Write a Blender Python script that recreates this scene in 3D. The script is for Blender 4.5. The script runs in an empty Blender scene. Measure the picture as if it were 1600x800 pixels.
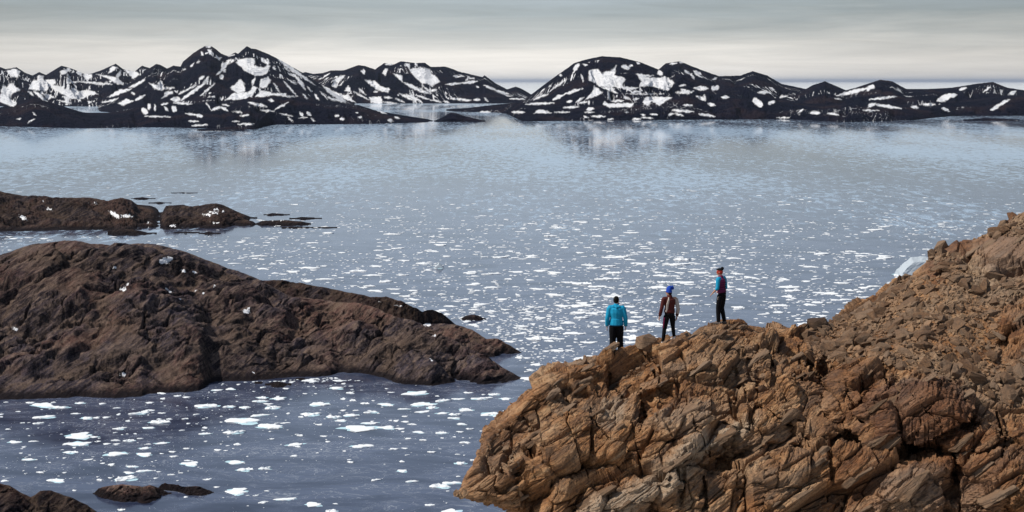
import bpy, bmesh, math, random
import numpy as np
from mathutils import Vector, Matrix, Euler
from mathutils.bvhtree import BVHTree

S = bpy.context.scene
COL = S.collection
R = math.radians

# ------------------------------------------------------------------ camera
H = 200.0            # camera height above the fjord, metres
F = 2222.2           # focal length in photo pixels (1600 wide), 50 mm on 36 mm
HZ = 127.0           # photo row of the sea horizon
cd = bpy.data.cameras.new('camera'); cam = bpy.data.objects.new('camera', cd); COL.objects.link(cam)
cam.location = (0, 0, H); cam.rotation_euler = (R(90), 0, 0)
cd.sensor_width = 36.0; cd.lens = 50.0; cd.shift_y = -(400 - HZ) / 1600.0
cd.clip_start = 0.5; cd.clip_end = 2.0e6
S.camera = cam

# ------------------------------------------------------------------ world / sun / exposure
SUN_EL, SUN_AZ = R(50), R(-100)          # azimuth from +Y, clockwise: left and behind the camera
sun_dir = Vector((math.sin(SUN_AZ) * math.cos(SUN_EL), math.cos(SUN_AZ) * math.cos(SUN_EL), math.sin(SUN_EL)))
W = bpy.data.worlds.new('World'); S.world = W; W.use_nodes = True
nt = W.node_tree; nt.nodes.clear()


class NB:
    """tiny node-tree builder"""
    def __init__(s, tree): s.t = tree
    def n(s, kind, **kw):
        nd = s.t.nodes.new(kind)
        for k, v in kw.items():
            if k.startswith('i_'):
                key = k[2:]
                key = int(key) if key.isdigit() else key.replace('_', ' ')
                sock = nd.inputs[key]
                if hasattr(v, 'links') or isinstance(v, bpy.types.NodeSocket): s.t.links.new(v, sock)
                else: sock.default_value = v
            else: setattr(nd, k, v)
        return nd
    def l(s, a, b): s.t.links.new(a, b)
    def math(s, op, a, b=None, c=None, clamp=False):
        nd = s.t.nodes.new('ShaderNodeMath'); nd.operation = op; nd.use_clamp = clamp
        for i, v in enumerate((a, b, c)):
            if v is None: continue
            if isinstance(v, bpy.types.NodeSocket): s.t.links.new(v, nd.inputs[i])
            else: nd.inputs[i].default_value = v
        return nd.outputs[0]
    def mix(s, fac, a, b, blend='MIX'):
        nd = s.t.nodes.new('ShaderNodeMix'); nd.data_type = 'RGBA'; nd.blend_type = blend
        for sock, v in ((nd.inputs[0], fac), (nd.inputs[6], a), (nd.inputs[7], b)):
            if isinstance(v, bpy.types.NodeSocket): s.t.links.new(v, sock)
            elif isinstance(v, tuple): sock.default_value = (v + (1,))[:4]
            else: sock.default_value = v
        return nd.outputs[2]
    def ramp(s, fac, stops, interp='LINEAR'):
        nd = s.t.nodes.new('ShaderNodeValToRGB'); nd.color_ramp.interpolation = interp
        el = nd.color_ramp.elements
        while len(el) < len(stops): el.new(0.5)
        for e, (p, c) in zip(el, stops):
            e.position = p
            e.color = (c, c, c, 1) if isinstance(c, (int, float)) else (tuple(c) + (1,))[:4]
        s.t.links.new(fac, nd.inputs[0]); return nd.outputs[0]
    def noise(s, vec, scale, detail=4, rough=0.55, dist=0.0):
        nd = s.t.nodes.new('ShaderNodeTexNoise'); s.t.links.new(vec, nd.inputs['Vector'])
        nd.inputs['Scale'].default_value = scale; nd.inputs['Detail'].default_value = detail
        nd.inputs['Roughness'].default_value = rough; nd.inputs['Distortion'].default_value = dist
        return nd.outputs['Fac']
    def mapping(s, vec, rot=(0, 0, 0), scale=(1, 1, 1), loc=(0, 0, 0)):
        nd = s.t.nodes.new('ShaderNodeMapping'); s.t.links.new(vec, nd.inputs['Vector'])
        nd.inputs['Rotation'].default_value = rot; nd.inputs['Scale'].default_value = scale
        nd.inputs['Location'].default_value = loc
        return nd.outputs[0]


b = NB(nt)
tc = b.n('ShaderNodeTexCoord').outputs['Generated']
sep = b.n('ShaderNodeSeparateXYZ', i_0=tc)
sky = b.n('ShaderNodeTexSky', sky_type='NISHITA', sun_disc=False, sun_elevation=SUN_EL, sun_rotation=SUN_AZ)
sky.air_density = 1.0; sky.dust_density = 1.5
clear = b.mix(1.0, sky.outputs[0], (0.10, 0.10, 0.10), 'MULTIPLY')
elev = b.math('MAXIMUM', sep.outputs[2], 0.0)
streak = b.noise(b.mapping(b.mapping(tc, rot=(0, R(0.8), 0)), scale=(3.0, 3.0, 42.0)), 1.0, 7, 0.62, 1.2)
fine = b.noise(b.mapping(b.mapping(tc, rot=(0, R(-0.6), 0)), scale=(9.0, 9.0, 150.0)), 1.0, 6, 0.6, 0.8)
el2 = b.math('ADD', elev, b.math('MULTIPLY', b.math('SUBTRACT', streak, 0.5), 0.034))
cloud = b.ramp(el2, [(0.0, (1.10, 1.04, 0.96)), (0.016, (1.02, 0.98, 0.92)), (0.032, (0.66, 0.67, 0.655)), (0.050, (0.39, 0.44, 0.465)),
                     (0.085, (0.52, 0.61, 0.72)), (0.22, (0.52, 0.64, 0.80)), (0.42, (0.27, 0.34, 0.47)), (1.0, (0.16, 0.21, 0.31))])
mod = b.math('ADD', 0.78, b.math('MULTIPLY', fine, 0.44))
cloud = b.mix(1.0, cloud, b.n('ShaderNodeCombineColor', i_0=mod, i_1=mod, i_2=mod).outputs[0], 'MULTIPLY')
# thinner, brighter cloud low over the sea gap
dv = b.n('ShaderNodeVectorMath', operation='DOT_PRODUCT'); b.l(tc, dv.inputs[0]); dv.inputs[1].default_value = (-0.045, 0.999, 0)
glow = b.ramp(dv.outputs['Value'], [(0.90, 0.72), (0.95, 0.84), (0.985, 1.0), (1.0, 1.12)])
cloud = b.mix(1.0, cloud, glow, 'MULTIPLY')
skyc = b.mix(0.80, clear, cloud)
bg = b.n('ShaderNodeBackground', i_Color=skyc); bg.inputs['Strength'].default_value = 1.0
b.l(bg.outputs[0], b.n('ShaderNodeOutputWorld').inputs[0])

sl = bpy.data.lights.new('sun', 'SUN'); sl.energy = 4.6; sl.angle = R(2.0); sl.color = (1.0, 0.93, 0.83)
so = bpy.data.objects.new('sun', sl); COL.objects.link(so); so.location = (0, 0, 900)
so.rotation_euler = (-sun_dir).to_track_quat('-Z', 'Y').to_euler()

vs = S.view_settings; vs.view_transform = 'Standard'; vs.look = 'None'; vs.exposure = 0.0; vs.gamma = 1.0; vs.use_curve_mapping = False
S.cycles.use_denoising = True
S.cycles.max_bounces = 6; S.cycles.diffuse_bounces = 3; S.cycles.glossy_bounces = 3
S.cycles.sample_clamp_indirect = 4.0

# ------------------------------------------------------------------ numpy noise
RS = np.random.RandomState(7)
PERM = RS.permutation(256).astype(np.int32); PERM = np.concatenate([PERM, PERM, PERM, PERM])
GRAD = RS.normal(size=(256, 3)).astype(np.float32); GRAD /= np.linalg.norm(GRAD, axis=1)[:, None]
RND = RS.rand(256, 8).astype(np.float32)


def hsh(i, j, k): return PERM[PERM[PERM[i & 255] + (j & 255)] + (k & 255)]


def perlin(x, y, z=None):
    x = np.asarray(x, np.float32); y = np.asarray(y, np.float32)
    z = np.zeros_like(x) if z is None else np.asarray(z, np.float32)
    x, y, z = np.broadcast_arrays(x, y, z)
    i = np.floor(x).astype(np.int32); j = np.floor(y).astype(np.int32); k = np.floor(z).astype(np.int32)
    fx, fy, fz = x - i, y - j, z - k
    u, v, w = (t * t * t * (t * (t * 6 - 15) + 10) for t in (fx, fy, fz))
    def c(a, bb, cc):
        g = GRAD[hsh(i + a, j + bb, k + cc)]
        return g[..., 0] * (fx - a) + g[..., 1] * (fy - bb) + g[..., 2] * (fz - cc)
    def lerp(a, bb, t): return a + (bb - a) * t
    return lerp(lerp(lerp(c(0, 0, 0), c(1, 0, 0), u), lerp(c(0, 1, 0), c(1, 1, 0), u), v),
                lerp(lerp(c(0, 0, 1), c(1, 0, 1), u), lerp(c(0, 1, 1), c(1, 1, 1), u), v), w) * 1.5


def fbm(x, y, z=None, oct=5, lac=2.03, gain=0.5, ridged=False):
    s = 0; a = 1.0; tot = 0; fq = 1.0
    for o in range(oct):
        n = perlin(x * fq + 13.7 * o, y * fq + 7.1 * o, None if z is None else z * fq + 3.3 * o)
        if ridged: n = 1 - 2 * np.abs(n)
        s = s + n * a; tot += a; a *= gain; fq *= lac
    return s / tot


def worley(x, y, z, seed=0, jit=0.85, flat=False):
    """F1, F2-F1, random values of the nearest cell, offset from its point"""
    x, y, z = (np.asarray(t, np.float32) for t in (x, y, z))
    i = np.floor(x).astype(np.int32); j = np.floor(y).astype(np.int32); k = np.floor(z).astype(np.int32)
    f1 = np.full(x.shape, 9e9, np.float32); f2 = f1.copy(); hid = np.zeros(x.shape, np.int32)
    ox = np.zeros(x.shape, np.float32); oy = ox.copy(); oz = ox.copy()
    for a in (-1, 0, 1):
        for bb in (-1, 0, 1):
            for c in ((0,) if flat else (-1, 0, 1)):
                h = hsh(i + a + seed * 17, j + bb + seed * 5, k + c + seed * 3); r = RND[h]
                dx = x - (i + a + 0.5 + jit * (r[..., 0] - 0.5)); dy = y - (j + bb + 0.5 + jit * (r[..., 1] - 0.5)); dz = z - (k + c + 0.5 + jit * (r[..., 2] - 0.5))
                d = dx * dx + dy * dy + dz * dz
                m = d < f1
                f2 = np.where(m, f1, np.minimum(f2, d)); f1 = np.where(m, d, f1)
                hid = np.where(m, h, hid); ox = np.where(m, dx, ox); oy = np.where(m, dy, oy); oz = np.where(m, dz, oz)
    return np.sqrt(f1), np.sqrt(f2) - np.sqrt(f1), RND[hid], (ox, oy, oz)


def sstep(a, c, x):
    t = np.clip((x - a) / (c - a), 0, 1); return t * t * (3 - 2 * t)


def pl(pts, x):
    p = np.array(pts, float); return np.interp(x, p[:, 0], p[:, 1])


def p2w(px, py, Y): return ((px - 800) / F * Y, Y + 0 * px, H - (py - HZ) / F * Y)


def w2p(x, y, z): return 800 + x / y * F, HZ + (H - z) / y * F


def shoreY(py): return H * F / (np.asarray(py, float) - HZ)


# ------------------------------------------------------------------ object helpers
def tag(o, label=None, cat=None, group=None, kind=None):
    if label: o['label'] = label
    if cat: o['category'] = cat
    if group: o['group'] = group
    if kind: o['kind'] = kind
    return o


def link(o, parent=None):
    COL.objects.link(o)
    if parent: o.parent = parent
    return o


def raw_mesh(name, V, Q, mat, smooth=True, attrs=None):
    me = bpy.data.meshes.new(name); V = np.asarray(V, np.float32); Q = np.asarray(Q, np.int32)
    me.vertices.add(len(V)); me.vertices.foreach_set('co', V.ravel())
    k = Q.shape[1]; me.loops.add(Q.size); me.loops.foreach_set('vertex_index', Q.ravel())
    me.polygons.add(len(Q)); me.polygons.foreach_set('loop_start', np.arange(0, Q.size, k, dtype=np.int32))
    me.update(calc_edges=True)
    me.polygons.foreach_set('use_smooth', np.full(len(Q), smooth, bool))
    for an, av in (attrs or {}).items():
        a = me.attributes.new(an, 'FLOAT', 'POINT'); a.data.foreach_set('value', np.asarray(av, np.float32).ravel())
    if mat: me.materials.append(mat)
    return me


def grid_mesh(name, P, mat, smooth=True, attrs=None):
    nr, nc = P.shape[:2]
    idx = np.arange(nr * nc).reshape(nr, nc)
    Q = np.stack([idx[:-1, :-1], idx[:-1, 1:], idx[1:, 1:], idx[1:, :-1]], -1).reshape(-1, 4)
    return raw_mesh(name, P.reshape(-1, 3), Q, mat, smooth, attrs)


def grid_obj(name, P, mat, smooth=True, attrs=None, parent=None, kind='structure'):
    o = link(bpy.data.objects.new(name, grid_mesh(name, P, mat, smooth, attrs)), parent)
    if kind: o['kind'] = kind
    return o


def new_mat(name):
    m = bpy.data.materials.new(name); m.use_nodes = True; t = m.node_tree; t.nodes.clear()
    bb = NB(t); out = bb.n('ShaderNodeOutputMaterial'); pr = bb.n('ShaderNodeBsdfPrincipled')
    bb.l(pr.outputs[0], out.inputs[0]); return m, bb, pr, out


def plain(name, col, rough=0.8, var=0.15, scale=30.0, bump=0.0):
    m, bb, pr, out = new_mat(name)
    co = bb.n('ShaderNodeTexCoord').outputs['Object']
    n = bb.noise(co, scale, 4)
    c1 = tuple(c * (1 - var) for c in col); c2 = tuple(min(1, c * (1 + var)) for c in col)
    bb.l(bb.mix(n, c1, c2), pr.inputs['Base Color']); pr.inputs['Roughness'].default_value = rough; pr.inputs['Specular IOR Level'].default_value = 0.12
    if bump:
        bp = bb.n('ShaderNodeBump', i_Height=n); bp.inputs['Strength'].default_value = bump; bp.inputs['Distance'].default_value = 0.02
        bb.l(bp.outputs[0], pr.inputs['Normal'])
    return m


# ------------------------------------------------------------------ materials
def snow_mix(bb, pr, rock, pos, nscale, soft=0.06, namp=0.9):
    at = bb.n('ShaderNodeAttribute', attribute_name='snow').outputs['Fac']
    n = bb.noise(pos, nscale, 6, 0.6)
    f = bb.math('ADD', at, bb.math('MULTIPLY', bb.math('SUBTRACT', n, 0.5), namp))
    f = bb.ramp(f, [(0.5 - soft, 0.0), (0.5 + soft, 1.0)])
    f = bb.math('MULTIPLY', f, bb.math('GREATER_THAN', at, 0.02))
    bb.l(bb.mix(f, rock, (0.84, 0.86, 0.90)), pr.inputs['Base Color'])
    pr.inputs['Roughness'].default_value = 0.9; pr.inputs['Specular IOR Level'].default_value = 0.03


def mountain_mat():
    m, bb, pr, out = new_mat('mountain_rock')
    pos = bb.n('ShaderNodeNewGeometry').outputs['Position']
    n1 = bb.noise(pos, 0.0035, 6, 0.6); n2 = bb.noise(bb.mapping(pos, scale=(1, 1, 3)), 0.02, 5, 0.6)
    c = bb.ramp(n1, [(0.34, (0.002, 0.004, 0.012)), (0.52, (0.006, 0.007, 0.018)), (0.68, (0.030, 0.020, 0.024))])
    c = bb.mix(bb.math('MULTIPLY', n2, 0.5), c, (0.005, 0.006, 0.013))
    snow_mix(bb, pr, c, pos, 0.07, 0.18, 0.55)
    bp = bb.n('ShaderNodeBump', i_Height=n2); bp.inputs['Strength'].default_value = 1.0; bp.inputs['Distance'].default_value = 60
    bb.l(bp.outputs[0], pr.inputs['Normal'])
    return m


def island_mat(name='island_rock', k=1.0):
    m, bb, pr, out = new_mat(name)
    pos = bb.n('ShaderNodeNewGeometry').outputs['Position']
    rot = bb.mapping(pos, rot=(0, R(35), R(25)))
    n1 = bb.noise(pos, 0.013, 8, 0.66); n2 = bb.noise(bb.mapping(rot, scale=(1, 0.5, 4)), 0.10, 6, 0.65, 0.6); n3 = bb.noise(pos, 0.5, 5, 0.7)
    K = lambda r, g, bl: (r * k, g * k, bl * k)
    hue = bb.noise(pos, 0.009, 7, 0.6, 0.8)
    c = bb.mix(bb.ramp(hue, [(0.44, 0.0), (0.56, 1.0)]), K(0.064, 0.054, 0.070), K(0.140, 0.076, 0.062))
    c = bb.mix(bb.ramp(n1, [(0.40, 0.85), (0.54, 0.0)]), c, K(0.014, 0.011, 0.014))
    c = bb.mix(bb.ramp(n2, [(0.46, 0.0), (0.62, 0.85)]), c, K(0.20, 0.145, 0.118))
    c = bb.mix(bb.ramp(n2, [(0.34, 0.9), (0.46, 0.0)]), c, K(0.012, 0.010, 0.013))
    c = bb.mix(bb.ramp(n3, [(0.35, 0.55), (0.60, 0.0)]), c, K(0.018, 0.013, 0.013))
    pale = bb.n('ShaderNodeAttribute', attribute_name='pale').outputs['Fac']
    c = bb.mix(bb.math('MULTIPLY', pale, bb.ramp(n2, [(0.3, 0.35), (0.6, 1.0)])), c, (0.40, 0.31, 0.25))
    talus = bb.n('ShaderNodeAttribute', attribute_name='talus').outputs['Fac']
    c = bb.mix(bb.math('MULTIPLY', talus, bb.ramp(n3, [(0.25, 0.3), (0.6, 0.85)])), c, K(0.125, 0.088, 0.066))
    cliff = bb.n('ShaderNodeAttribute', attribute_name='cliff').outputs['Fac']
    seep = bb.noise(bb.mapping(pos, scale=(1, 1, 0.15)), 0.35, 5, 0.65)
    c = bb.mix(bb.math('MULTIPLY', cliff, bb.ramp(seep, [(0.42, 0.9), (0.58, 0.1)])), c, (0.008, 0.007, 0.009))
    n4 = bb.noise(pos, 1.1, 6, 0.75)
    c = bb.mix(bb.ramp(n4, [(0.52, 0.0), (0.68, 0.55)]), c, K(0.15, 0.115, 0.10))
    c = bb.mix(bb.ramp(n4, [(0.34, 0.75), (0.48, 0.0)]), c, K(0.012, 0.010, 0.012))
    # wet band at the waterline
    zz = bb.n('ShaderNodeSeparateXYZ', i_0=pos).outputs[2]
    wet = bb.ramp(bb.math('ADD', bb.math('MULTIPLY', zz, 0.045), bb.math('MULTIPLY', n3, 0.25)), [(0.22, 0.95), (0.36, 0.0)])
    c = bb.mix(wet, c, (0.012, 0.010, 0.012))
    snow_mix(bb, pr, c, pos, 0.25)
    h = bb.math('ADD', bb.math('ADD', n3, bb.math('MULTIPLY', n4, 0.6)), bb.math('MULTIPLY', n2, 1.5))
    bp = bb.n('ShaderNodeBump', i_Height=h); bp.inputs['Strength'].default_value = 0.9; bp.inputs['Distance'].default_value = 1.2
    bb.l(bp.outputs[0], pr.inputs['Normal'])
    return m


# strata frame of the foreground rock: a along the layers, c across them
A_ = Vector((math.cos(R(31)), 0.10, math.sin(R(31)))).normalized()
B_ = Vector((0.0, -1.0, 0.04)); B_ = (B_ - A_ * B_.dot(A_)).normalized()
C_ = A_.cross(B_).normalized()
if C_.z < 0: C_ = -C_; B_ = -B_
STRATA = Matrix((A_, B_, C_))       # rows: world -> strata
SEUL = STRATA.to_euler('XYZ')


def rock_mat(name='outcrop_rock', obj_space=False, k=1.0, wash=0.0):
    m, bb, pr, out = new_mat(name)
    if obj_space: pos = bb.n('ShaderNodeTexCoord').outputs['Object']
    else: pos = bb.n('ShaderNodeNewGeometry').outputs['Position']
    oi = bb.n('ShaderNodeObjectInfo')
    if obj_space:
        st = pos
    else:
        st = bb.mapping(pos, rot=tuple(SEUL))
    big = bb.noise(pos, 0.45, 5, 0.6)
    lay = bb.noise(bb.mapping(st, scale=(0.6, 0.6, 6.0)), 1.0, 8, 0.68, 0.35)
    finel = bb.noise(bb.mapping(st, scale=(3, 3, 30.0)), 1.0, 5, 0.65, 0.3)
    grit = bb.noise(pos, 14.0, 6, 0.7)
    K = lambda r, g, bl: (r * k, g * k, bl * k)
    c = bb.ramp(lay, [(0.28, K(0.036, 0.019, 0.012)), (0.42, K(0.130, 0.060, 0.026)), (0.53, K(0.270, 0.132, 0.054)), (0.66, K(0.38, 0.235, 0.125))])
    c = bb.mix(bb.ramp(big, [(0.46, 0.0), (0.70, 0.65)]), c, K(0.26, 0.19, 0.13))
    c = bb.mix(bb.ramp(big, [(0.30, 0.75), (0.46, 0.0)]), c, K(0.22, 0.088, 0.028))
    c = bb.mix(bb.ramp(finel, [(0.32, 0.75), (0.47, 0.0)]), c, K(0.030, 0.019, 0.014))
    c = bb.mix(bb.ramp(grit, [(0.34, 0.7), (0.50, 0.0)]), c, K(0.035, 0.022, 0.016))
    c = bb.mix(bb.ramp(grit, [(0.60, 0.0), (0.75, 0.5)]), c, K(0.40, 0.31, 0.22))
    if obj_space:
        rv = oi.outputs['Random']
        c = bb.mix(bb.math('ADD', 0.25, bb.math('MULTIPLY', rv, 0.55)), c, K(0.175, 0.125, 0.088))
        hsv = bb.n('ShaderNodeHueSaturation', i_Color=c); bb.l(bb.math('ADD', 0.65, bb.math('MULTIPLY', rv, 0.6)), hsv.inputs['Value']); c = hsv.outputs[0]
    else:
        grey = bb.n('ShaderNodeAttribute', attribute_name='grey').outputs['Fac']
        c = bb.mix(bb.math('MULTIPLY', grey, bb.ramp(finel, [(0.35, 0.35), (0.6, 1.0)])), c, K(0.30, 0.245, 0.185))
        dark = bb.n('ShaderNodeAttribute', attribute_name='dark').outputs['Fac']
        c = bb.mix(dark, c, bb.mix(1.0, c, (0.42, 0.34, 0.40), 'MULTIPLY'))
    if wash: c = bb.mix(wash, c, K(0.20, 0.145, 0.100))
    bb.l(c, pr.inputs['Base Color']); pr.inputs['Roughness'].default_value = 0.78; pr.inputs['Specular IOR Level'].default_value = 0.3
    h = bb.math('ADD', bb.math('MULTIPLY', finel, 1.0), bb.math('MULTIPLY', grit, 0.6))
    bp = bb.n('ShaderNodeBump', i_Height=h); bp.inputs['Strength'].default_value = 0.9; bp.inputs['Distance'].default_value = 0.05
    bb.l(bp.outputs[0], pr.inputs['Normal'])
    return m


def water_mat():
    m, bb, pr, out = new_mat('fjord_water')
    pos = bb.n('ShaderNodeNewGeometry').outputs['Position']
    sp = bb.n('ShaderNodeSeparateXYZ', i_0=pos)
    slick = bb.noise(bb.mapping(pos, rot=(0, 0, R(12)), scale=(1, 2.2, 1)), 0.012, 6, 0.62, 1.6)
    swirl = bb.noise(bb.mapping(pos, rot=(0, 0, R(-8)), scale=(1, 1.6, 1)), 0.03, 5, 0.6, 3.0)
    c = bb.mix(bb.ramp(slick, [(0.32, 0.0), (0.56, 1.0)]), (0.013, 0.019, 0.044), (0.064, 0.082, 0.138))
    foam = bb.ramp(swirl, [(0.485, 0.0), (0.50, 0.55), (0.515, 0.0)])
    foam = bb.math('MULTIPLY', foam, bb.ramp(slick, [(0.42, 0.0), (0.58, 1.0)]))
    c = bb.mix(foam, c, (0.45, 0.48, 0.52))
    # brash too far off to tell apart: pale fields of ice broken by dark leads, thicker towards the far shore
    far1 = bb.noise(bb.mapping(pos, scale=(1, 0.36, 1)), 0.06, 8, 0.80, 0.6)
    far2 = bb.noise(bb.mapping(pos, scale=(1, 0.25, 1)), 0.0016, 5, 0.6)
    cover = bb.ramp(bb.math('MULTIPLY', sp.outputs[1], 1 / 40000.0),
                    [(0.030, 0.0), (0.045, 0.26), (0.075, 0.52), (0.14, 0.62), (0.175, 0.42), (0.28, 0.60), (0.6, 0.85)])
    f = bb.math('ADD', far1, bb.math('MULTIPLY', bb.math('SUBTRACT', far2, 0.5), 0.6))
    thr = bb.math('SUBTRACT', 0.68, bb.math('MULTIPLY', cover, 0.40))
    ice = bb.math('MULTIPLY', bb.math('SUBTRACT', f, thr), 14.0, clamp=True)
    ice = bb.math('MULTIPLY', ice, bb.ramp(cover, [(0.0, 0.0), (0.05, 1.0)]))
    ice = bb.math('MULTIPLY', ice, bb.ramp(bb.math('MULTIPLY', sp.outputs[1], 1 / 60000.0), [(0.10, 0.50), (0.4, 0.9)]))
    bs = bb.n('ShaderNodeBump', i_Height=bb.noise(pos, 0.5, 3)); bs.inputs['Strength'].default_value = 0.10; bs.inputs['Distance'].default_value = 0.05
    bb.l(c, pr.inputs['Base Color']); pr.inputs['IOR'].default_value = 1.33
    rr = bb.ramp(bb.math('MULTIPLY', sp.outputs[1], 1 / 6000.0), [(0.10, 0.16), (0.20, 0.10), (0.5, 0.065), (1.0, 0.06)])
    bb.l(bb.math('MULTIPLY', rr, bb.math('ADD', 0.55, bb.math('MULTIPLY', slick, 0.9))), pr.inputs['Roughness'])
    bb.l(bs.outputs[0], pr.inputs['Normal'])
    icep = bb.n('ShaderNodeBsdfPrincipled'); bb.l(bb.ramp(bb.math('MULTIPLY', sp.outputs[1], 1 / 60000.0), [(0.12, (0.42, 0.57, 0.74)), (0.4, (0.62, 0.65, 0.67))]), icep.inputs['Base Color']); icep.inputs['Roughness'].default_value = 0.7
    mx = bb.n('ShaderNodeMixShader', i_0=ice); bb.l(pr.outputs[0], mx.inputs[1]); bb.l(icep.outputs[0], mx.inputs[2])
    bb.l(mx.outputs[0], out.inputs[0])
    return m


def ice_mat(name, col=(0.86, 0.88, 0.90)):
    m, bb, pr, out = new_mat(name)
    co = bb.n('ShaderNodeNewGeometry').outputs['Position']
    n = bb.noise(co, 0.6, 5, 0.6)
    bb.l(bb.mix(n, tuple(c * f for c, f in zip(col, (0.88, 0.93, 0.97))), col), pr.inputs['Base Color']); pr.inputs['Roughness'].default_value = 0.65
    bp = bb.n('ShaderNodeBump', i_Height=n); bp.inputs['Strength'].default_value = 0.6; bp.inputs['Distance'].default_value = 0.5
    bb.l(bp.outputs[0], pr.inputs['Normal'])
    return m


M_MT = mountain_mat(); M_IS = island_mat('island_rock', 1.08); M_SK = island_mat('skerry_rock', 0.58); M_NEARIS = island_mat('islet_rock', 1.5)
M_RK = rock_mat('outcrop_rock', False, 1.08); M_ST = rock_mat('loose_stone', True, 0.9)
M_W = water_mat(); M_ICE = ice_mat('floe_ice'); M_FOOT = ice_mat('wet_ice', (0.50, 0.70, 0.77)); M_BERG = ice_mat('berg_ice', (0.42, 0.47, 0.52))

# ------------------------------------------------------------------ water
ys = np.concatenate([np.linspace(150, 3000, 12), np.geomspace(4000, 6.0e5, 16)])
us = np.linspace(-0.75, 0.75, 13)
P = np.zeros((len(ys), len(us), 3)); P[..., 0] = ys[:, None] * us[None]; P[..., 1] = ys[:, None]
grid_obj('water', P, M_W)

# ------------------------------------------------------------------ snow strokes read off the photograph: (x0,y0,x1,y1,half width)
def zs(lst, s, ox, oy): return [(x0 * s + ox, y0 * s + oy, x1 * s + ox, y1 * s + oy, w * s) for x0, y0, x1, y1, w in lst]


SNOW = zs([(690,385,1000,410,8),(600,395,700,390,6),(850,410,980,405,8),(300,470,420,560,14),(400,500,490,530,10),(520,550,640,580,8),(250,470,300,510,10),(1280,640,1300,660,22),(1330,600,1330,620,16),(1380,590,1385,650,8),(1290,695,1520,700,6),(1470,610,1500,650,12),(1550,620,1560,640,18),(1560,545,1590,540,20),(1440,590,1500,580,10),
 (250,750,310,720,7),(150,720,190,715,7),(290,660,320,690,5),(1180,490,1200,495,8),(1210,550,1290,510,14)], .175, 0, 60)
SNOW += zs([(955,395,1010,480,7),(1045,380,1170,520,8),(1090,370,1160,410,8),(1140,320,1240,460,10),(1170,340,1230,430,8),(1220,500,1260,540,10),(1320,500,1360,550,10),(1440,520,1510,560,10),(1370,470,1440,540,5),(1260,430,1300,480,5),(600,185,580,215,9),(520,285,515,290,12),(495,340,490,350,14),
 (340,330,290,375,12),(380,340,330,395,8),(360,390,125,555,13),(435,400,300,515,7),(270,415,110,500,6),(165,465,110,495,10),(40,545,105,535,18),(310,120,330,150,10),(350,70,400,75,6),(270,215,300,205,8),(215,250,240,240,8),(550,160,610,145,6),(155,280,165,278,6),(0,450,70,440,8),(0,490,40,485,16),
 (60,575,230,585,9),(350,570,400,640,7),(400,645,480,610,10),(480,610,550,645,12),(170,670,280,685,7),(280,690,310,695,14),(500,590,560,600,6),(600,650,680,665,7),(650,690,740,685,9),(730,570,900,610,12),(820,590,870,600,14),(910,545,960,560,12),(840,640,960,650,8),(960,640,1090,570,7),(1010,670,1130,695,6),(1190,660,1220,690,14),(1260,660,1290,690,12),(1180,710,1260,705,5),(1080,705,1130,740,6),(1290,715,1330,740,5),(230,780,370,770,8),(200,740,290,740,6),(590,740,650,742,6),(640,765,780,765,8),(1510,690,1530,690,8),(1570,715,1580,720,10)], .175, 260, 60)
SNOW += zs([(880,360,1010,350,8),(1010,350,1130,335,9),(940,295,1010,300,8),(1060,310,1110,315,6),(1040,330,1060,300,6),(1175,365,1280,405,9),(1270,405,1370,435,9),(1120,375,1140,380,6),(780,405,805,405,11),(920,470,1080,485,10),(1100,480,1150,478,9),(1180,465,1215,490,6),(520,430,640,490,8),(570,435,700,500,10),(640,440,760,480,7),(700,370,770,430,6),(780,480,850,500,6),(860,490,910,500,6),(400,460,460,465,8),(390,495,500,510,6),(160,415,280,480,6),(200,390,260,440,6),(240,240,245,280,8),(215,250,250,270,7),(320,420,350,410,6),(490,470,560,500,7),(0,415,180,500,12),(10,380,40,360,10),(410,200,470,205,7),(640,190,660,215,8),(0,470,100,500,8),(310,540,420,590,8),(1130,580,1230,575,9),(1380,470,1500,475,7),(180,580,200,582,6),(60,630,80,630,8),(200,615,225,615,8),(440,640,450,640,12),(480,615,520,625,7)], .2, 520, 60)
SNOW += zs([(700,385,800,395,10),(720,380,830,430,10),(560,205,590,210,8),(870,220,905,230,14),(920,212,940,214,7),(970,190,1000,195,8),(1150,265,1165,275,14),(500,500,560,460,8),(320,480,400,440,14),(400,440,550,390,10),(310,400,430,315,5),(165,480,280,435,7),(105,515,330,505,8),(370,290,390,288,6),(540,280,560,340,6),(285,380,305,365,4),
 (780,490,870,485,9),(870,465,910,460,6),(890,433,1190,435,3),(945,480,990,470,7),(430,495,470,490,9),(400,540,520,535,8),(520,505,590,495,7),(0,575,100,578,9),(330,578,450,575,5),(580,555,640,550,14),(565,577,640,577,5),(560,610,600,620,8),(620,608,730,608,8),(750,632,790,630,6),(940,630,1010,628,8),(1010,618,1110,625,6),(880,575,910,578,5),(1005,595,1040,598,7),(1080,590,1140,595,7),(1220,600,1260,585,9),(1270,585,1340,605,9),(1250,560,1420,575,10),(1340,520,1410,525,8),(1460,590,1590,610,9),
 (1280,425,1420,415,12),(1420,390,1530,390,16),(1570,390,1600,385,16),(1300,370,1360,365,8),(1330,400,1350,400,8),(1350,250,1390,280,10),(1400,270,1420,320,8),(1420,260,1480,280,12),(1230,200,1290,190,7),(1310,185,1335,190,8),(1440,450,1510,480,12),(1500,440,1510,490,8),(1530,510,1590,525,10),(1570,320,1600,310,10)], .2, 800, 60)
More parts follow.
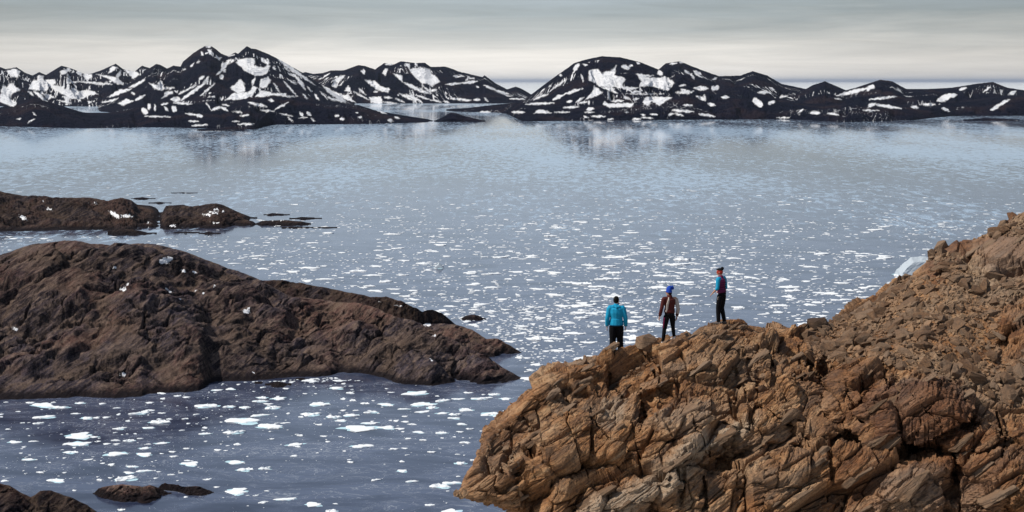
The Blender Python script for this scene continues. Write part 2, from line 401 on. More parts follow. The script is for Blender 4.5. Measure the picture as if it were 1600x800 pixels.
OLD3 = zs([(0,180,60,195,10),(60,180,130,195,12),(90,165,130,185,8),(20,210,120,205,6),(0,155,50,155,4),(190,130,240,165,8),(310,165,325,170,6),(150,228,220,222,5),(225,210,280,210,8),(300,205,385,203,10),(160,200,190,195,5),(10,265,60,265,14),(60,265,120,260,10),(245,240,270,255,8),(290,280,380,275,8),(340,245,370,245,6),(130,300,230,305,4),(480,260,500,275,12),(490,225,540,225,6),(540,270,555,265,6),(580,245,615,240,4),(250,320,330,325,4),(570,330,620,330,3),(660,310,680,295,4),(710,310,750,310,7),(780,312,830,318,4),(820,238,950,208,7),(950,210,970,200,8),(955,255,1070,242,5),(950,285,980,270,8),(980,275,1090,292,6),(930,300,1000,300,3),(1130,285,1160,288,6),(1180,275,1230,275,6),(1240,260,1300,235,14),(1290,240,1320,235,8),(1330,215,1360,205,5),(1430,225,1460,200,4),(1460,300,1500,280,6),(1480,285,1540,255,6),(1540,235,1565,220,7),(1260,290,1290,305,6),(810,250,840,255,3),(540,205,560,215,5),(100,290,140,285,5)], .375, 1000, 60)
SNOW += [q for q in OLD3 if min(q[0], q[2]) > 1122]


def zp(lst, s, ox, oy): return [[(x * s + ox, y * s + oy) for x, y in p] for p in lst]


# outlines of the larger snowfields
SNOWP = zp([[(255,450),(290,380),(340,370),(345,330),(390,335),(385,375),(490,365),(500,395),(470,420),(560,430),(600,470),(660,440),(700,470),(790,460),(880,495),(800,505),(740,540),(640,540),(560,500),(520,480),(480,450),(440,430),(420,465),(300,460)],
 [(0,500),(60,440),(85,400),(190,460),(110,490),(90,540),(150,580),(120,610),(30,580),(0,570)],[(0,480),(30,410),(60,440),(20,490)],[(50,290),(130,270),(180,290),(160,345),(110,345)],[(530,300),(620,262),(640,285),(560,325)],[(680,310),(690,285),(740,310),(725,340)],[(740,330),(760,310),(820,325),(820,350),(770,375)],[(640,310),(655,280),(665,295)],
 [(860,320),(1000,340),(1050,350),(1100,400),(1100,420),(1030,400),(970,360)],[(960,320),(1000,245),(1055,260),(1010,290)],[(1030,340),(1080,285),(1075,335),(1050,350)],[(1110,280),(1200,290),(1255,320),(1190,360),(1140,310)],
 [(960,525),(1060,460),(1180,445),(1150,465),(1010,520)],[(1150,435),(1290,360),(1290,380),(1190,440)],[(900,570),(1060,530),(1020,560),(930,575)],[(1050,580),(1130,540),(1190,560),(1100,600)],[(1330,395),(1400,420),(1430,370),(1455,390),(1455,430),(1550,440),(1440,465),(1380,450)],[(1440,540),(1490,490),(1530,475),(1530,495)]], .175, 0, 60)
SNOWP += zp([[(620,215),(650,190),(720,175),(790,180),(785,245),(870,262),(900,240),(930,245),(900,310),(860,330),(800,335),(700,290)],[(862,200),(875,180),(925,225),(900,240)],[(985,180),(1020,185),(1230,335),(1330,420),(1200,340),(1060,250)],[(1390,420),(1430,435),(1600,550),(1600,565),(1530,545),(1440,480)],
 [(565,440),(630,395),(655,360),(690,390),(705,470),(640,490),(600,470)],[(520,550),(600,490),(740,480),(770,430),(760,380),(795,345),(795,360),(775,420),(810,440),(770,510),(680,545)],[(830,440),(840,365),(890,350),(900,340),(935,375),(890,440)],[(790,520),(850,465),(960,490),(1070,490),(1075,510),(1170,520),(1100,525),(950,505),(860,525)],
 [(440,330),(490,270),(490,230),(580,180),(570,200),(520,270),(470,320)],[(365,100),(405,100),(415,160),(380,135)],[(430,165),(495,170),(470,195)]], .175, 260, 60)
SNOWP += zp([[(600,240),(690,230),(760,240),(770,280),(800,290),(840,340),(780,365),(690,345),(650,310),(610,270)],[(470,275),(540,290),(545,340),(600,355),(690,395),(770,435),(680,420),(600,380),(530,330)],[(560,200),(600,195),(600,235)],[(385,270),(410,235),(430,240),(410,290)],[(250,325),(330,335),(380,375),(450,395),(430,425),(340,400)],[(90,410),(120,365),(145,415)],[(80,450),(120,430),(150,480),(110,470)],[(285,460),(380,455),(385,515),(300,500)],[(0,330),(60,290),(95,290),(40,350)]], .2, 520, 60)
SNOWP += zp([[(600,250),(670,235),(700,275),(780,245),(815,210),(800,290),(860,300),(890,320),(860,350),(870,375),(990,385),(930,405),(800,380),(690,375),(600,325)],[(970,275),(1110,290),(1040,305),(1170,310),(1190,295),(1250,325),(1270,350),(1220,410),(1100,375),(990,375),(1010,330)],[(490,210),(525,195),(520,230),(470,285)],[(570,480),(630,415),(640,370),(710,425),(650,455)],[(710,515),(720,490),(750,510),(950,505),(940,535),(760,540)],[(1030,470),(1070,455),(1250,460),(1150,525),(1090,490),(1060,530),(1020,500)],[(170,585),(210,552),(270,565),(310,585)]], .2, 800, 60)
SNOW_IS = zs([(750,112,785,105,12),(830,152,862,162,4),(890,163,912,168,4),(522,145,544,144,3),(560,243,580,243,7),(585,225,605,215,5),(765,238,800,260,4),(900,252,912,248,3),(935,262,950,262,3),(1130,345,1150,345,7),(1150,330,1155,330,5),(60,425,75,425,6),(558,632,575,638,7),(1165,625,1180,630,4),(830,286,840,288,3),(990,225,995,225,3)], .3375, 0, 370)
SNOW_IS += zs([(695,188,735,197,4),(790,206,825,214,4),(950,320,1000,318,7),(1005,380,1025,380,5),(985,510,1005,522,4)], .275, 400, 420)
SNOW_IS += zs([(505,150,560,180,8),(560,165,615,175,7),(85,165,125,188,6),(215,135,240,142,4),(935,162,980,168,4),(965,150,1010,158,6),(985,140,1010,140,3),(970,200,1015,204,4),(785,214,820,217,5),(680,200,700,203,4),(190,103,205,104,3),(410,108,445,112,3),(1245,184,1340,184,5),(1030,145,1035,147,4),(690,232,700,228,4)], .3375, 0, 280)


def stroke_field(P, strokes, soft, wob=0.0, polys=()):
    """0..1, 0.5 on the rim of the patches; P world points"""
    px, py = w2p(P[..., 0], P[..., 1], P[..., 2])
    px = px + wob * fbm(px * 0.22, py * 0.22, oct=3); py = py + wob * fbm(px * 0.22 + 40, py * 0.22 + 9, oct=3)
    out = np.zeros(px.shape, np.float32); fl = out.reshape(-1); X = px.reshape(-1); Yv = py.reshape(-1)
    order = np.argsort(X); Xs = X[order]
    for x0, y0, x1, y1, w in strokes:
        m = w + soft
        i0 = np.searchsorted(Xs, min(x0, x1) - m); i1 = np.searchsorted(Xs, max(x0, x1) + m)
        id_ = order[i0:i1]
        if len(id_) == 0: continue
        dx, dy = x1 - x0, y1 - y0; L = dx * dx + dy * dy + 1e-6
        qx, qy = X[id_] - x0, Yv[id_] - y0
        t = np.clip((qx * dx + qy * dy) / L, 0, 1)
        d = np.hypot(qx - t * dx, qy - t * dy)
        if L > 9 * w * w: d = d + w * 0.75 * (2 * t - 1) ** 2
        v = np.clip(0.5 + (w - d) / soft * 0.5, 0, 1)
        fl[id_] = np.maximum(fl[id_], v)
    for pg in polys:
        A = np.array(pg); i0 = np.searchsorted(Xs, A[:, 0].min() - soft); i1 = np.searchsorted(Xs, A[:, 0].max() + soft)
        id_ = order[i0:i1]; id_ = id_[(Yv[id_] > A[:, 1].min() - soft) & (Yv[id_] < A[:, 1].max() + soft)]
        if len(id_) == 0: continue
        qx, qy = X[id_], Yv[id_]; d = np.full(len(id_), 1e9); ins = np.zeros(len(id_), bool)
        for (ax, ay), (bx, by) in zip(A, np.roll(A, -1, 0)):
            dx, dy = bx - ax, by - ay; t = np.clip(((qx - ax) * dx + (qy - ay) * dy) / (dx * dx + dy * dy + 1e-9), 0, 1)
            d = np.minimum(d, np.hypot(qx - ax - t * dx, qy - ay - t * dy))
            c = (ay > qy) != (by > qy); ins ^= c & (qx < dx * (qy - ay) / (dy if dy else 1e-9) + ax)
        fl[id_] = np.maximum(fl[id_], np.clip(0.5 + np.where(ins, d, -d) / soft * 0.5, 0, 1))
    return out


# ------------------------------------------------------------------ terrain lofts
def mountain(name, sky, front, Yr, seed, step=1.1, nf=110, nb=36, rough=1.0, back=1.5, spurf=0.02, zf=-3.0, extra_snow=0.0, streak=1.0, peak=None, pexp=(1.0, 2.1)):
    x0, x1 = sky[0][0], sky[-1][0]
    px = np.arange(x0, x1 + step, step); nc = len(px)
    spy = pl(sky, px) + 0.8 * fbm(px * 0.2 + seed, 0 * px + seed, oct=5, gain=0.7)
    yr = pl(Yr, px) if isinstance(Yr, list) else np.full(nc, float(Yr))
    yf = pl(front, px) if isinstance(front, list) else np.full(nc, float(front))
    if nc > 60: yf = np.convolve(np.pad(yf, 18, mode='edge'), np.hanning(39)[1:-1] / np.hanning(39).sum(), 'valid')
    zr = H - (spy - HZ) / F * yr
    t = np.concatenate([np.linspace(0, 1, nf) ** 0.9, 1 + np.linspace(0, 1, nb + 1)[1:] * back])[:, None]
    Y = yf + (yr - yf) * t
    wv = px[None] + 14 * fbm(px[None] * 0.02 + 3 * seed, t * 2.0 + seed, oct=3) - 16 * (1 - t)
    sp = fbm(wv * spurf + seed * 1.7, t * 1.1 + seed, oct=4, ridged=True)         # spurs running down to the water
    tt = np.clip(t, 0, 1)
    p = pexp[0] + (pexp[1] - pexp[0]) * sstep(0.65, -0.25, sp)
    prof = tt ** p
    bk = np.clip((t - 1) / back, 0, 1)
    Z = zf + (zr - zf) * prof * (1 - bk ** 1.3)
    X = (px[None] - 800) / F * Y
    L = 900.0
    n = fbm(X / L + seed, Y / L, oct=6, ridged=True, gain=0.55)
    env = np.clip(tt * (1.0 - tt) * 3.4, 0, 1)
    Z = Z + rough * 0.24 * (zr[None] - zf) * (n - 0.45) * env
    Z = np.where(t <= 0, zf, Z)
    P = np.stack([X, Y, Z], -1)
    gl = np.stack([X, Y, Z], -1)
    sn = stroke_field(P, SNOW, 2.4, 2.6, SNOWP)
    pat = fbm(X / 520 + 9, Y / 520, oct=4)
    wl = (px[None] if peak is None else (px[None] - peak) / (1 + 1.1 * (1 - tt)) * 1.5 + peak) + 4 * fbm(px[None] * 0.06, t * 5 + seed, oct=3)
    line = 1 - np.abs(perlin(wl * 0.085 + 5, t * 1.6 + seed)) * 1.6                     # snow left in the gullies that run downhill
    line2 = 1 - np.abs(perlin(wl * 0.19 + 25, t * 2.6 + seed)) * 1.3
    gs = np.maximum(sstep(0.84, 0.98, line), sstep(0.88, 0.99, line2)) * sstep(-0.02, 0.22, pat + extra_snow) * (t < 0.9) * 0.72 * streak
    sn = np.maximum(sn, gs)
    return grid_obj(name, P, M_MT, True, {'snow': sn})


mountain('snowy_mountain_range', [(-60,118),(-20,112),(0,104.6),(9,108),(26,105),(40,114),(51,118),(61,112.5),(72,117),(96,102.5),(112,107),(133,116),(143,115),(157.5,110),(181,99.5),(192.5,108),(210,112),(222,102.5),(231,105.5),(260,116),(300,128)],
         11300, 14800, 3.1, extra_snow=0.16, spurf=0.03)
mountain('twin_peak_mountain', [(110,190),(140,172),(168,150),(190,136),(210,126),(228,110),(244,100),(250,101),(261,107),(271,102.5),(282,104),(286,96),(302,83),(312,76.6),(321,71.5),(330,72),(337,76.5),(346,84),(356,87.5),(367.6,82),(372,84),(381,76),(385.6,71.8),(393,76),(400,76.5),(417,83.5),(435,92),(452,102),(477,116),(503,133.5),(540,156),(556,163),(580,172)],
         9000, 12600, 8.7, peak=372, step=0.9, nf=170, spurf=0.022, rough=1.1)
mountain('snowfield_mountain', [(445,122),(477,112.5),(489,115.5),(505,114),(517,110),(536,110),(540,109),(560,101.6),(570,103),(586,108.5),(600,98.6),(616,100.5),(626,95.6),(650,98.5),(664,98),(673,104.5),(696,104),(708,108),(716,111.5),(754,120.5),(757,117.5),(774,130),(792,139.5),(806,135.4),(816,139),(830,147.5),(846,155)],
         12800, 14600, 15.2, peak=610, nf=120, spurf=0.03)
mountain('domed_mountain', [(806,163),(818,157),(840,140),(864,122),(890,104),(896,99),(910,94.4),(924,91),(940,87.8),(970,89.6),(1000,97),(1029,108.5),(1040,99),(1062,95.6),(1080,103),(1106,113),(1124,119),(1157,118),(1176,111),(1199,118),(1221,131),(1259,139),(1300,150),(1330,160)],
         [(800,9300),(900,8600),(1330,8400)], 11000, 21.4, peak=930, step=0.9, nf=150, spurf=0.024)
mountain('low_coastal_hills', [(1190,160),(1230,148),(1259,139),(1270,133),(1289,127),(1322,141),(1337,137),(1375,124.5),(1394,127),(1416,139),(1450,139),(1487,137),(1525,131),(1551,128),(1574,137),(1600,141),(1660,135)],
         8200, 10300, 27.9, streak=0.75, nf=90, spurf=0.03, rough=1.3)
# dark foothills along the far shore
mountain('foothills', [(-60,172),(0,168),(21,162),(52,151),(66,155),(105,168),(140,180),(168,178),(196,173),(238,161),(297,162),(360,163),(420,152),(455,152),(507,161),(560,164),(585,172),(637,182),(684,190.5)],
         [(-60, float(shoreY(196))), (140, float(shoreY(201))), (245, float(shoreY(199))), (400, float(shoreY(203))), (420, float(shoreY(195))), (560, float(shoreY(194))), (684, float(shoreY(191.5)))],
         [(-60, 7300), (400, 7300), (640, 7350), (684, 7100)], 33.1, streak=0.55, nf=90, rough=1.5, spurf=0.035, pexp=(0.6, 1.3))
mountain('foothills.001', [(690,172.5),(730,169),(760,165),(812,160),(860,163),(900,166),(950,164),(1000,160),(1040,152),(1075,149),(1110,160),(1150,152),(1190,158),(1240,160),(1290,164),(1340,158),(1400,163),(1440,168),(1490,160),(1560,150),(1600,148),(1660,150)],
         [(690, 9400), (790, 9000), (812, float(shoreY(190))), (1000, float(shoreY(188))), (1225, float(shoreY(186))), (1320, float(shoreY(191))), (1427, float(shoreY(188))), (1490, float(shoreY(181))), (1660, float(shoreY(181)))],
         [(690, 9900), (790, 9700), (812, 8700), (1000, 8000), (1427, 8100), (1500, 9000), (1660, 9000)], 41.3, streak=0.62, nf=100, rough=1.5, spurf=0.03, pexp=(0.6, 1.4), extra_snow=0.05)
for i, (sk, d) in enumerate([([(676,190),(690,184),(704,176),(714,177),(725,181),(756,188.5),(768,190.5)], 190.5), ([(1505,187.5),(1535,184.5),(1560,185),(1600,188)], 189), ([(820,184.5),(850,183),(870,186.5)], 187.5),
                             ([(285,204),(330,201.5),(380,202.5),(402,204.5)], 205.0)]):
    mountain('far_islet' if i == 0 else 'far_islet.%03d' % i, sk, float(shoreY(d)), float(shoreY(d)) + 160, 50 + i * 3.3, nf=24, nb=14, back=1.2, zf=-1, pexp=(0.4, 0.8))


def grid_normals(P):
    du = np.gradient(P, axis=1); dv = np.gradient(P, axis=0)
    n = np.cross(du, dv); return n / (np.linalg.norm(n, axis=-1, keepdims=True) + 1e-9)


def yr_(Yr, px): return pl(Yr, px) if isinstance(Yr, list) else np.full(len(px), float(Yr))


def island(name, sky, shore, Yr, seed, mat, step=1.0, nf=120, nb=30, back=0.8, cell=26.0, amp=1.0, q=1.6, zf=-1.0, wob=2.0, pale=(), talus=()):
    x0, x1 = sky[0][0], sky[-1][0]
    px = np.arange(x0, x1 + step, step); nc = len(px)
    spy = pl(sky, px) + 0.5 * fbm(px * 0.11 + seed, 0 * px + 3, oct=4); kk = max(3, min(16, nc // 14)); yf = shoreY(pl(shore, px)); yf = np.convolve(np.pad(yf, kk, mode='edge'), np.hanning(2 * kk + 3)[1:-1] / np.hanning(2 * kk + 3).sum(), 'valid'); yn = 0.22 * cell * fbm(px * 0.9 / cell + seed, 0 * px, oct=3) * np.clip((yr_(Yr, px) - yf) / 60, 0, 1); yr = pl(Yr, px) if isinstance(Yr, list) else np.full(nc, float(Yr)); yr = np.maximum(yr, yf + 3)
    zr = np.maximum(H - (spy - HZ) / F * yr, 0.3)
    t = np.concatenate([np.linspace(0, 1, nf), 1 + np.linspace(0, 1, nb + 1)[1:] * back])[:, None]
    Y = yf + (yr - yf) * t + yn * np.clip(1 - t, 0, 1) ** 3
    X = (px[None] - 800) / F * Y
    tt = np.clip(t, 0, 1); bk = np.clip((t - 1) / back, 0, 1)
    sp = fbm(X / (cell * 3) + seed, Y / (cell * 3.0), oct=4)
    qq = q * np.exp(0.5 * sp)
    prof = 1 - (1 - tt) ** qq
    Z = zf + (zr - zf) * prof * (1 - bk ** 1.6) - 2.0 * bk
    env = np.clip(tt * 6, 0, 1) * np.clip((1.03 - tt) * 6, 0.12, 1) * np.clip(zr / (0.35 * cell), 0.15, 1.2)
    env = env * np.clip((1.02 - bk) * 8, 0, 1)
    wx = X + cell * 0.5 * fbm(X / cell + 3, Y / cell, oct=3); wy = Y * 0.8 + cell * 0.5 * fbm(X / cell + 31, Y / cell, oct=3)
    ca, sa = math.cos(R(35)), math.sin(R(35))
    rx, ry = wx * ca + wy * sa, -wx * sa + wy * ca
    # whaleback knolls with gullies between, broken by facets and cracks
    k1, e1, r1, o1 = worley(wx / (cell * 2.1) + seed, wy / (cell * 1.5), 0 * Z, 5, flat=True)
    k2, e2, r2, o2 = worley(rx / (cell * 0.95) + seed, ry / (cell * 0.6), 0 * Z, 6, flat=True)
    d = 0.26 * cell * (sstep(0.0, 0.6, e1) - 0.55) + 0.22 * cell * (r1[..., 3] - 0.5) + 0.10 * cell * (sstep(0, 0.5, e2) - 0.5)
    msk = 0.08 + 1.1 * sstep(-0.15, 0.30, fbm(X / (cell * 1.6) + 5 * seed, Y / (cell * 1.2), oct=3))
    rx, ry = (X + 0.12 * cell * fbm(X / cell, Y / cell, oct=2)) * ca + Y * 0.8 * sa, -X * sa + Y * 0.8 * ca
    f = 0
    for c, a, sd, ck in ((cell * 0.46, 0.080, 2, 1.5), (cell * 0.17, 0.030, 3, 1.0)):
        f1, e, r, o = worley(rx / (c * 2.4), ry / c, Z / (c * 0.9), sd)
        f = f + a * cell * ((r[..., 3] - 0.5) * 1.3 + (r[..., 4] - 0.5) * 2.0 * o[0] + (r[..., 5] - 0.35) * 2.0 * o[1] - ck * sstep(0.10, 0.0, e))
    d = d + f * msk + 0.13 * cell * (fbm(rx / (cell * 1.3) + seed, ry / (cell * 0.6), oct=7, ridged=True, gain=0.58) - 0.3)
    gul = sstep(0.16, 0.02, e1) + 0.6 * sstep(0.14, 0.03, e2)
    Z2 = Z + amp * d * env
    Y2 = Y - amp * 0.35 * d * env
    P = np.stack([X, Y2, Z2], -1)
    at = {'snow': stroke_field(P, SNOW_IS, 3.0, 5.0), 'pale': stroke_field(P, list(pale), 8.0, 4.0), 'talus': np.clip(np.maximum(stroke_field(P, list(talus), 12.0, 8.0), 0.8 * gul * (msk < 0.9)), 0, 1)}
    nz = grid_normals(P)[..., 2]
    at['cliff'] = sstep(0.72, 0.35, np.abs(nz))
    return grid_obj(name, P, mat, True, at)


# skerries in the middle distance
island('skerry', [(-40,296),(0,298.5),(34,307),(84,309),(135,309),(169,314),(192,310),(206,315),(215,324),(236,327),(250,334),(262,338),(276,352)],
       [(-40,364),(0,363),(84,361),(152,361),(209,368),(243,367),(276,360)], 2150, 1.3, M_SK, nf=70, cell=22, back=0.6)
island('skerry.001', [(232,356),(244,345),(254,334),(260,322),(287,320),(300,323),(310,322),(324,319),(337,318),(346,320),(358,325),(380,335),(396,341),(402,345)],
       [(232,362),(254,360),(300,358),(354,357),(380,349),(402,347)], 2090, 4.4, M_SK, nf=60, cell=16, back=0.6)
low = [([(352,352),(370,345),(382,343),(395,346),(402,351)], 354), ([(398,350),(410,345),(440,344),(470,346),(486,349)], 354), ([(440,357),(455,354),(490,355),(510,356),(527,358)], 360),
       ([(412,336),(425,333),(440,334),(453,337)], 339), ([(452,343),(470,339),(490,340),(503,343)], 345), ([(205,310),(222,308),(243,311)], 313), ([(232,317),(250,315.5),(268,318)], 320), ([(267,302),(285,300.5),(309,303)], 304),
       ([(272,365),(290,362),(312,366)], 368), ([(310,366),(326,362),(345,367)], 369.5), ([(168,361),(190,357),(215,360),(245,367)], 369)]
for i, (sk, sh) in enumerate(low):
    y = float(shoreY(sh)); island('skerry.%03d' % (i + 2), sk, [(0, sh), (1600, sh)], y + 40, 7.7 + i, M_SK, nf=16, nb=10, cell=7, back=1.0, amp=0.8)

# the large headland, the dark ridge behind it and the low point
island('dark_ridge', [(392,446),(405,440),(419,438),(436,436.5),(469,443),(510,449),(543,456),(579,464),(603,463.5),(628,471),(650,481),(660,487),(668,484),(675,483),(691,489),(705,501),(712,507)],
       [(392,505),(640,512),(680,510),(712,508)], [(392,1230),(543,1200),(640,1160),(712,1130)], 12.5, M_SK, nf=70, cell=14, back=0.9)
island('headland_point', [(640,512),(655,508),(669,507),(690,506),(711,507),(738,515),(752,524),(760,529),(777,529),(796,538),(806,545),(815,551)],
       [(640,560),(740,562),(768,559),(790,554),(815,552)], [(640,1090),(760,1060),(815,1048)], 17.2, M_IS, nf=60, cell=9, pale=[(802,548,815,549,6)])
island('headland', [(-60,420),(0,402),(20,395),(51,383.5),(101,374),(118,374),(142,380),(175,383.5),(216,379.5),(243,382),(280,390),(320,404),(361,419),(405,438),(455,466),(510,469.5),(554,472),(592,483),(620,494),(647,502),(669,512),(697,527),(730,541),(757,555),(785,574),(810,588),(823,593)],
       [(-60,628),(0,626),(67,624),(135,621),(179,623),(216,621),(243,615),(300,613),(317,610),(330,597),(400,596),(436,592),(521,588),(526,582),(570,584),(603,592),(620,600),(675,603),(716,600),(738,601),(785,600),(812,595),(823,593.5)],
       [(-60,1120),(300,1100),(455,1090),(521,1080),(620,1030),(697,1000),(760,978),(823,956)], 23.3, M_IS, step=0.85, nf=260, nb=40, cell=26,
       pale=[(785,597,812,590,5)],
       talus=[(140,520,250,490,6),(180,540,230,500,8),(560,570,690,510,7),(525,560,570,580,8),(430,560,500,580,8),(660,545,690,530,6),(30,400,130,405,9),(380,540,330,520,6),(150,560,230,545,8)])
for i, (sk, sh) in enumerate([([(719,498),(728,493),(738,491.5),(748,493),(759,499)], 502), ([(414,601),(425,597),(436,596),(450,600),(455,604)], 607), ([(462,595),(468,592.5),(476,595)], 598), ([(398,598),(404,598),(410,603)], 604), ([(222,617),(235,612),(248,616)], 620)]):
    y = float(shoreY(sh)); island('skerry.%03d' % (i + 20), sk, [(0, sh), (1600, sh)], y + 14, 31.7 + i, M_IS, nf=26, nb=14, cell=5, back=1.0, amp=0.7)

# islet and shore rock in the bottom left corner
island('islet', [(145,772),(154,763),(176,758),(192,757),(209,759.5),(223,761),(234,758),(245,761),(258,767),(268,773)],
       [(145,773),(159,781),(192,786),(228,788),(250,783),(268,774)], [(145,690),(200,686),(268,691)], 61.3, M_NEARIS, step=0.5, nf=90, nb=30, cell=5, amp=0.8, back=1.0)
island('islet.001', [(247,762),(253,756),(272,756.5),(286,761),(300,759.5),(311,760),(330,767),(334,771)],
       [(247,766),(272,768),(280,770),(291,775),(330,775.5),(334,772)], [(247,697),(334,692)], 66.9, M_NEARIS, step=0.5, nf=70, nb=30, cell=4, amp=0.8, back=1.0)
island('shore_rock', [(-60,745),(0,756),(16,759),(36,772),(48,777),(63,767),(80,767),(110,778),(137,789),(151,799),(165,815)],
       [(-60,850),(165,840)], [(-60,655),(165,640)], 71.3, M_SK, step=0.6, nf=120, nb=40, cell=9, amp=0.7, back=0.6)
# ------------------------------------------------------------------ foreground outcrop
def pchip_rows(K, tk, t):
    """smooth (Catmull-Rom, clamped) interpolation of key rows K (nk,nc) at parameters t"""
    out = np.zeros((len(t), K.shape[1])); tk = np.asarray(tk, float)
    m = np.gradient(K, tk, axis=0)
    i = np.clip(np.searchsorted(tk, t) - 1, 0, len(tk) - 2)
    h = (tk[i + 1] - tk[i])[:, None]; s = ((t - tk[i])[:, None]) / h
    return (2*s**3-3*s**2+1)*K[i] + (s**3-2*s**2+s)*h*m[i] + (-2*s**3+3*s**2)*K[i+1] + (s**3-s**2)*h*m[i+1]


SKY_F = [(712,773),(722,757),(740,730),(752,706),(757,683),(775,664),(800,642),(830,612),(860,590),(900,572),(930,569),(963,563),(1000,551),(1035,541),(1075,524),(1095,508),(1127,500),(1160,501),(1215,513),(1258,522),(1300,505),(1335,491),(1375,473),(1405,442),(1440,414),(1470,392),(1495,377),(1520,378),(1540,373),(1560,360),(1580,347),(1600,335),(1650,306),(1720,280),(1900,215),(2240,120)]
SKY_Y = [(712,36.6),(757,37.6),(800,38.6),(900,41.0),(963,42.2),(1045,42.3),(1127,43.2),(1258,45.0),(1375,46.3),(1500,46.5),(1600,46.5),(1720,46),(2240,43)]
BRK_P = [(712,774),(757,715),(800,675),(860,628),(930,592),(1000,572),(1100,540),(1200,535),(1258,548),(1300,572),(1380,567),(1460,580),(1524,608),(1600,640),(1720,690),(2240,800)]
BRK_Y = [(712,36.5),(757,36.9),(800,37.6),(900,39.3),(963,40.4),(1045,40.6),(1127,41.3),(1230,41.8),(1300,41.5),(1380,40.4),(1460,39.7),(1524,39.3),(1600,39.0),(1720,38.5),(2240,36.5)]
MID_P = [(712,775),(757,760),(800,725),(860,700),(930,680),(1000,670),(1100,660),(1258,655),(1380,660),(1460,675),(1600,710),(1720,745),(2240,810)]
MID_Y = [(712,36.4),(757,36.1),(800,36.4),(860,36.9),(930,37.4),(1045,37.9),(1127,38.4),(1258,38.8),(1380,38.3),(1460,37.9),(1600,37.3),(1720,37),(2240,35.8)]
LOW_P = [(712,776),(757,788),(800,802),(840,815),(1720,820)]
LOW_Y = [(712,36.6),(757,36.6),(800,36.5),(860,36.4),(930,36.2),(1045,36.0),(1127,36.3),(1258,36.6),(1400,36.5),(1720,35.8)]
UND_P = [(712,775),(757,780),(800,795),(840,850),(900,900),(1720,900)]
UND_Y = [(712,36.9),(757,38.6),(800,39.0),(840,37.0),(900,36.0),(1720,35.3)]
DEP_P = [(712,774),(757,760),(800,790),(840,940),(900,1100),(1720,1100)]
DEP_Y = [(712,37.0),(757,40.0),(800,41.0),(840,38.5),(900,36.3),(1720,35.0)]
stp = 1.35
upx = np.concatenate([np.arange(712, 1720, stp), np.arange(1720, 2240, 4.0)]); nc = len(upx)
sky = pl(SKY_F, upx); skyY = pl(SKY_Y, upx)
sm = lambda v, k=9: np.convolve(np.pad(v, k, mode='edge'), np.ones(2 * k + 1) / (2 * k + 1), 'valid')
tp = np.clip((upx - 712) / 110, 0, 1)
rowsP = [pl(DEP_P, upx), pl(UND_P, upx), pl(LOW_P, upx), pl(MID_P, upx), pl(BRK_P, upx), sky, sky + 3 * tp, sky + 40 * tp, sky + 200 * tp]
rowsY = [pl(DEP_Y, upx), pl(UND_Y, upx), pl(LOW_Y, upx), pl(MID_Y, upx), pl(BRK_Y, upx), skyY, skyY + 1.3 * tp, skyY + 4.5 * tp, skyY + 9 * tp]
rowsY = [sm(r) for r in rowsY]; rowsP = [sm(r, 6) if k not in (5,) else r for k, r in enumerate(rowsP)]
tk = [0, 1.0, 1.7, 2.9, 3.9, 5.0, 5.4, 6.0, 7.0]
tr = np.concatenate([np.linspace(0, 1.0, 16)[:-1], np.linspace(1.0, 5.0, 400)[:-1], np.linspace(5.0, 7.0, 70)])
GP = pchip_rows(np.array(rowsP), tk, tr); GY = pchip_rows(np.array(rowsY), tk, tr)
GX = np.broadcast_to(upx[None], GP.shape).copy()

# modelled hollows (+) and bulges (-): px, py, rx, ry, tilt, metres
SH = [(905,738,75,22,-12,1.0),(985,700,26,24,0,0.35),(1410,703,105,13,4,1.3),(1330,690,40,18,30,0.7),(1288,596,9,48,6,0.85),(1322,612,8,30,14,0.6),(1181,612,5,55,4,0.40),(1212,585,4,40,3,0.30),(1515,667,20,16,-30,1.0),(1492,735,9,50,5,0.7),
      (1255,700,34,12,-20,0.7),(1150,718,55,10,-24,0.75),(1008,640,16,36,10,0.45),(1040,620,10,26,20,0.35),(955,590,4,26,-12,0.3),(1240,640,7,45,8,0.45),(1345,640,8,40,25,0.5),(1395,600,6,24,25,0.35),(1190,770,7,36,3,0.35),(1065,760,6,30,5,0.4),(1100,775,5,26,5,0.35),(840,690,40,8,-40,0.35),(820,740,50,10,-30,0.5),(1560,700,40,9,-25,0.5),(1580,610,50,7,25,0.3),(1060,595,50,6,-25,0.3),
      (1075,645,58,34,-20,-0.45),(1112,690,75,17,-27,-0.65),(1195,640,52,62,0,-0.5),(1165,560,70,26,-20,-0.30),(1425,640,85,46,8,-0.75),(1425,768,62,45,-30,-0.7),(985,775,125,26,-27,-0.6),(900,650,60,30,-35,-0.3),(1310,620,22,50,10,-0.45),(1235,735,70,22,-12,-0.3),(1570,760,60,30,-35,-0.5)]
WOB = fbm(GX / 16, GP / 16, oct=4)
for (cx, cy, rx, ry, an, dd) in SH:
    ca, sa = math.cos(R(an)), math.sin(R(an)); dx, dy = GX - cx, GP - cy
    u_ = (dx * ca + dy * sa) / rx; v_ = (-dx * sa + dy * ca) / ry
    r_ = np.sqrt(u_ * u_ + v_ * v_) + 0.30 * np.roll(WOB, (int(cx), int(cy)), (0, 1))
    GY = GY + (0.75 if dd > 0 else 0.6) * dd * sstep(1.3, 0.35, r_) * (tr[:, None] < 5.0)
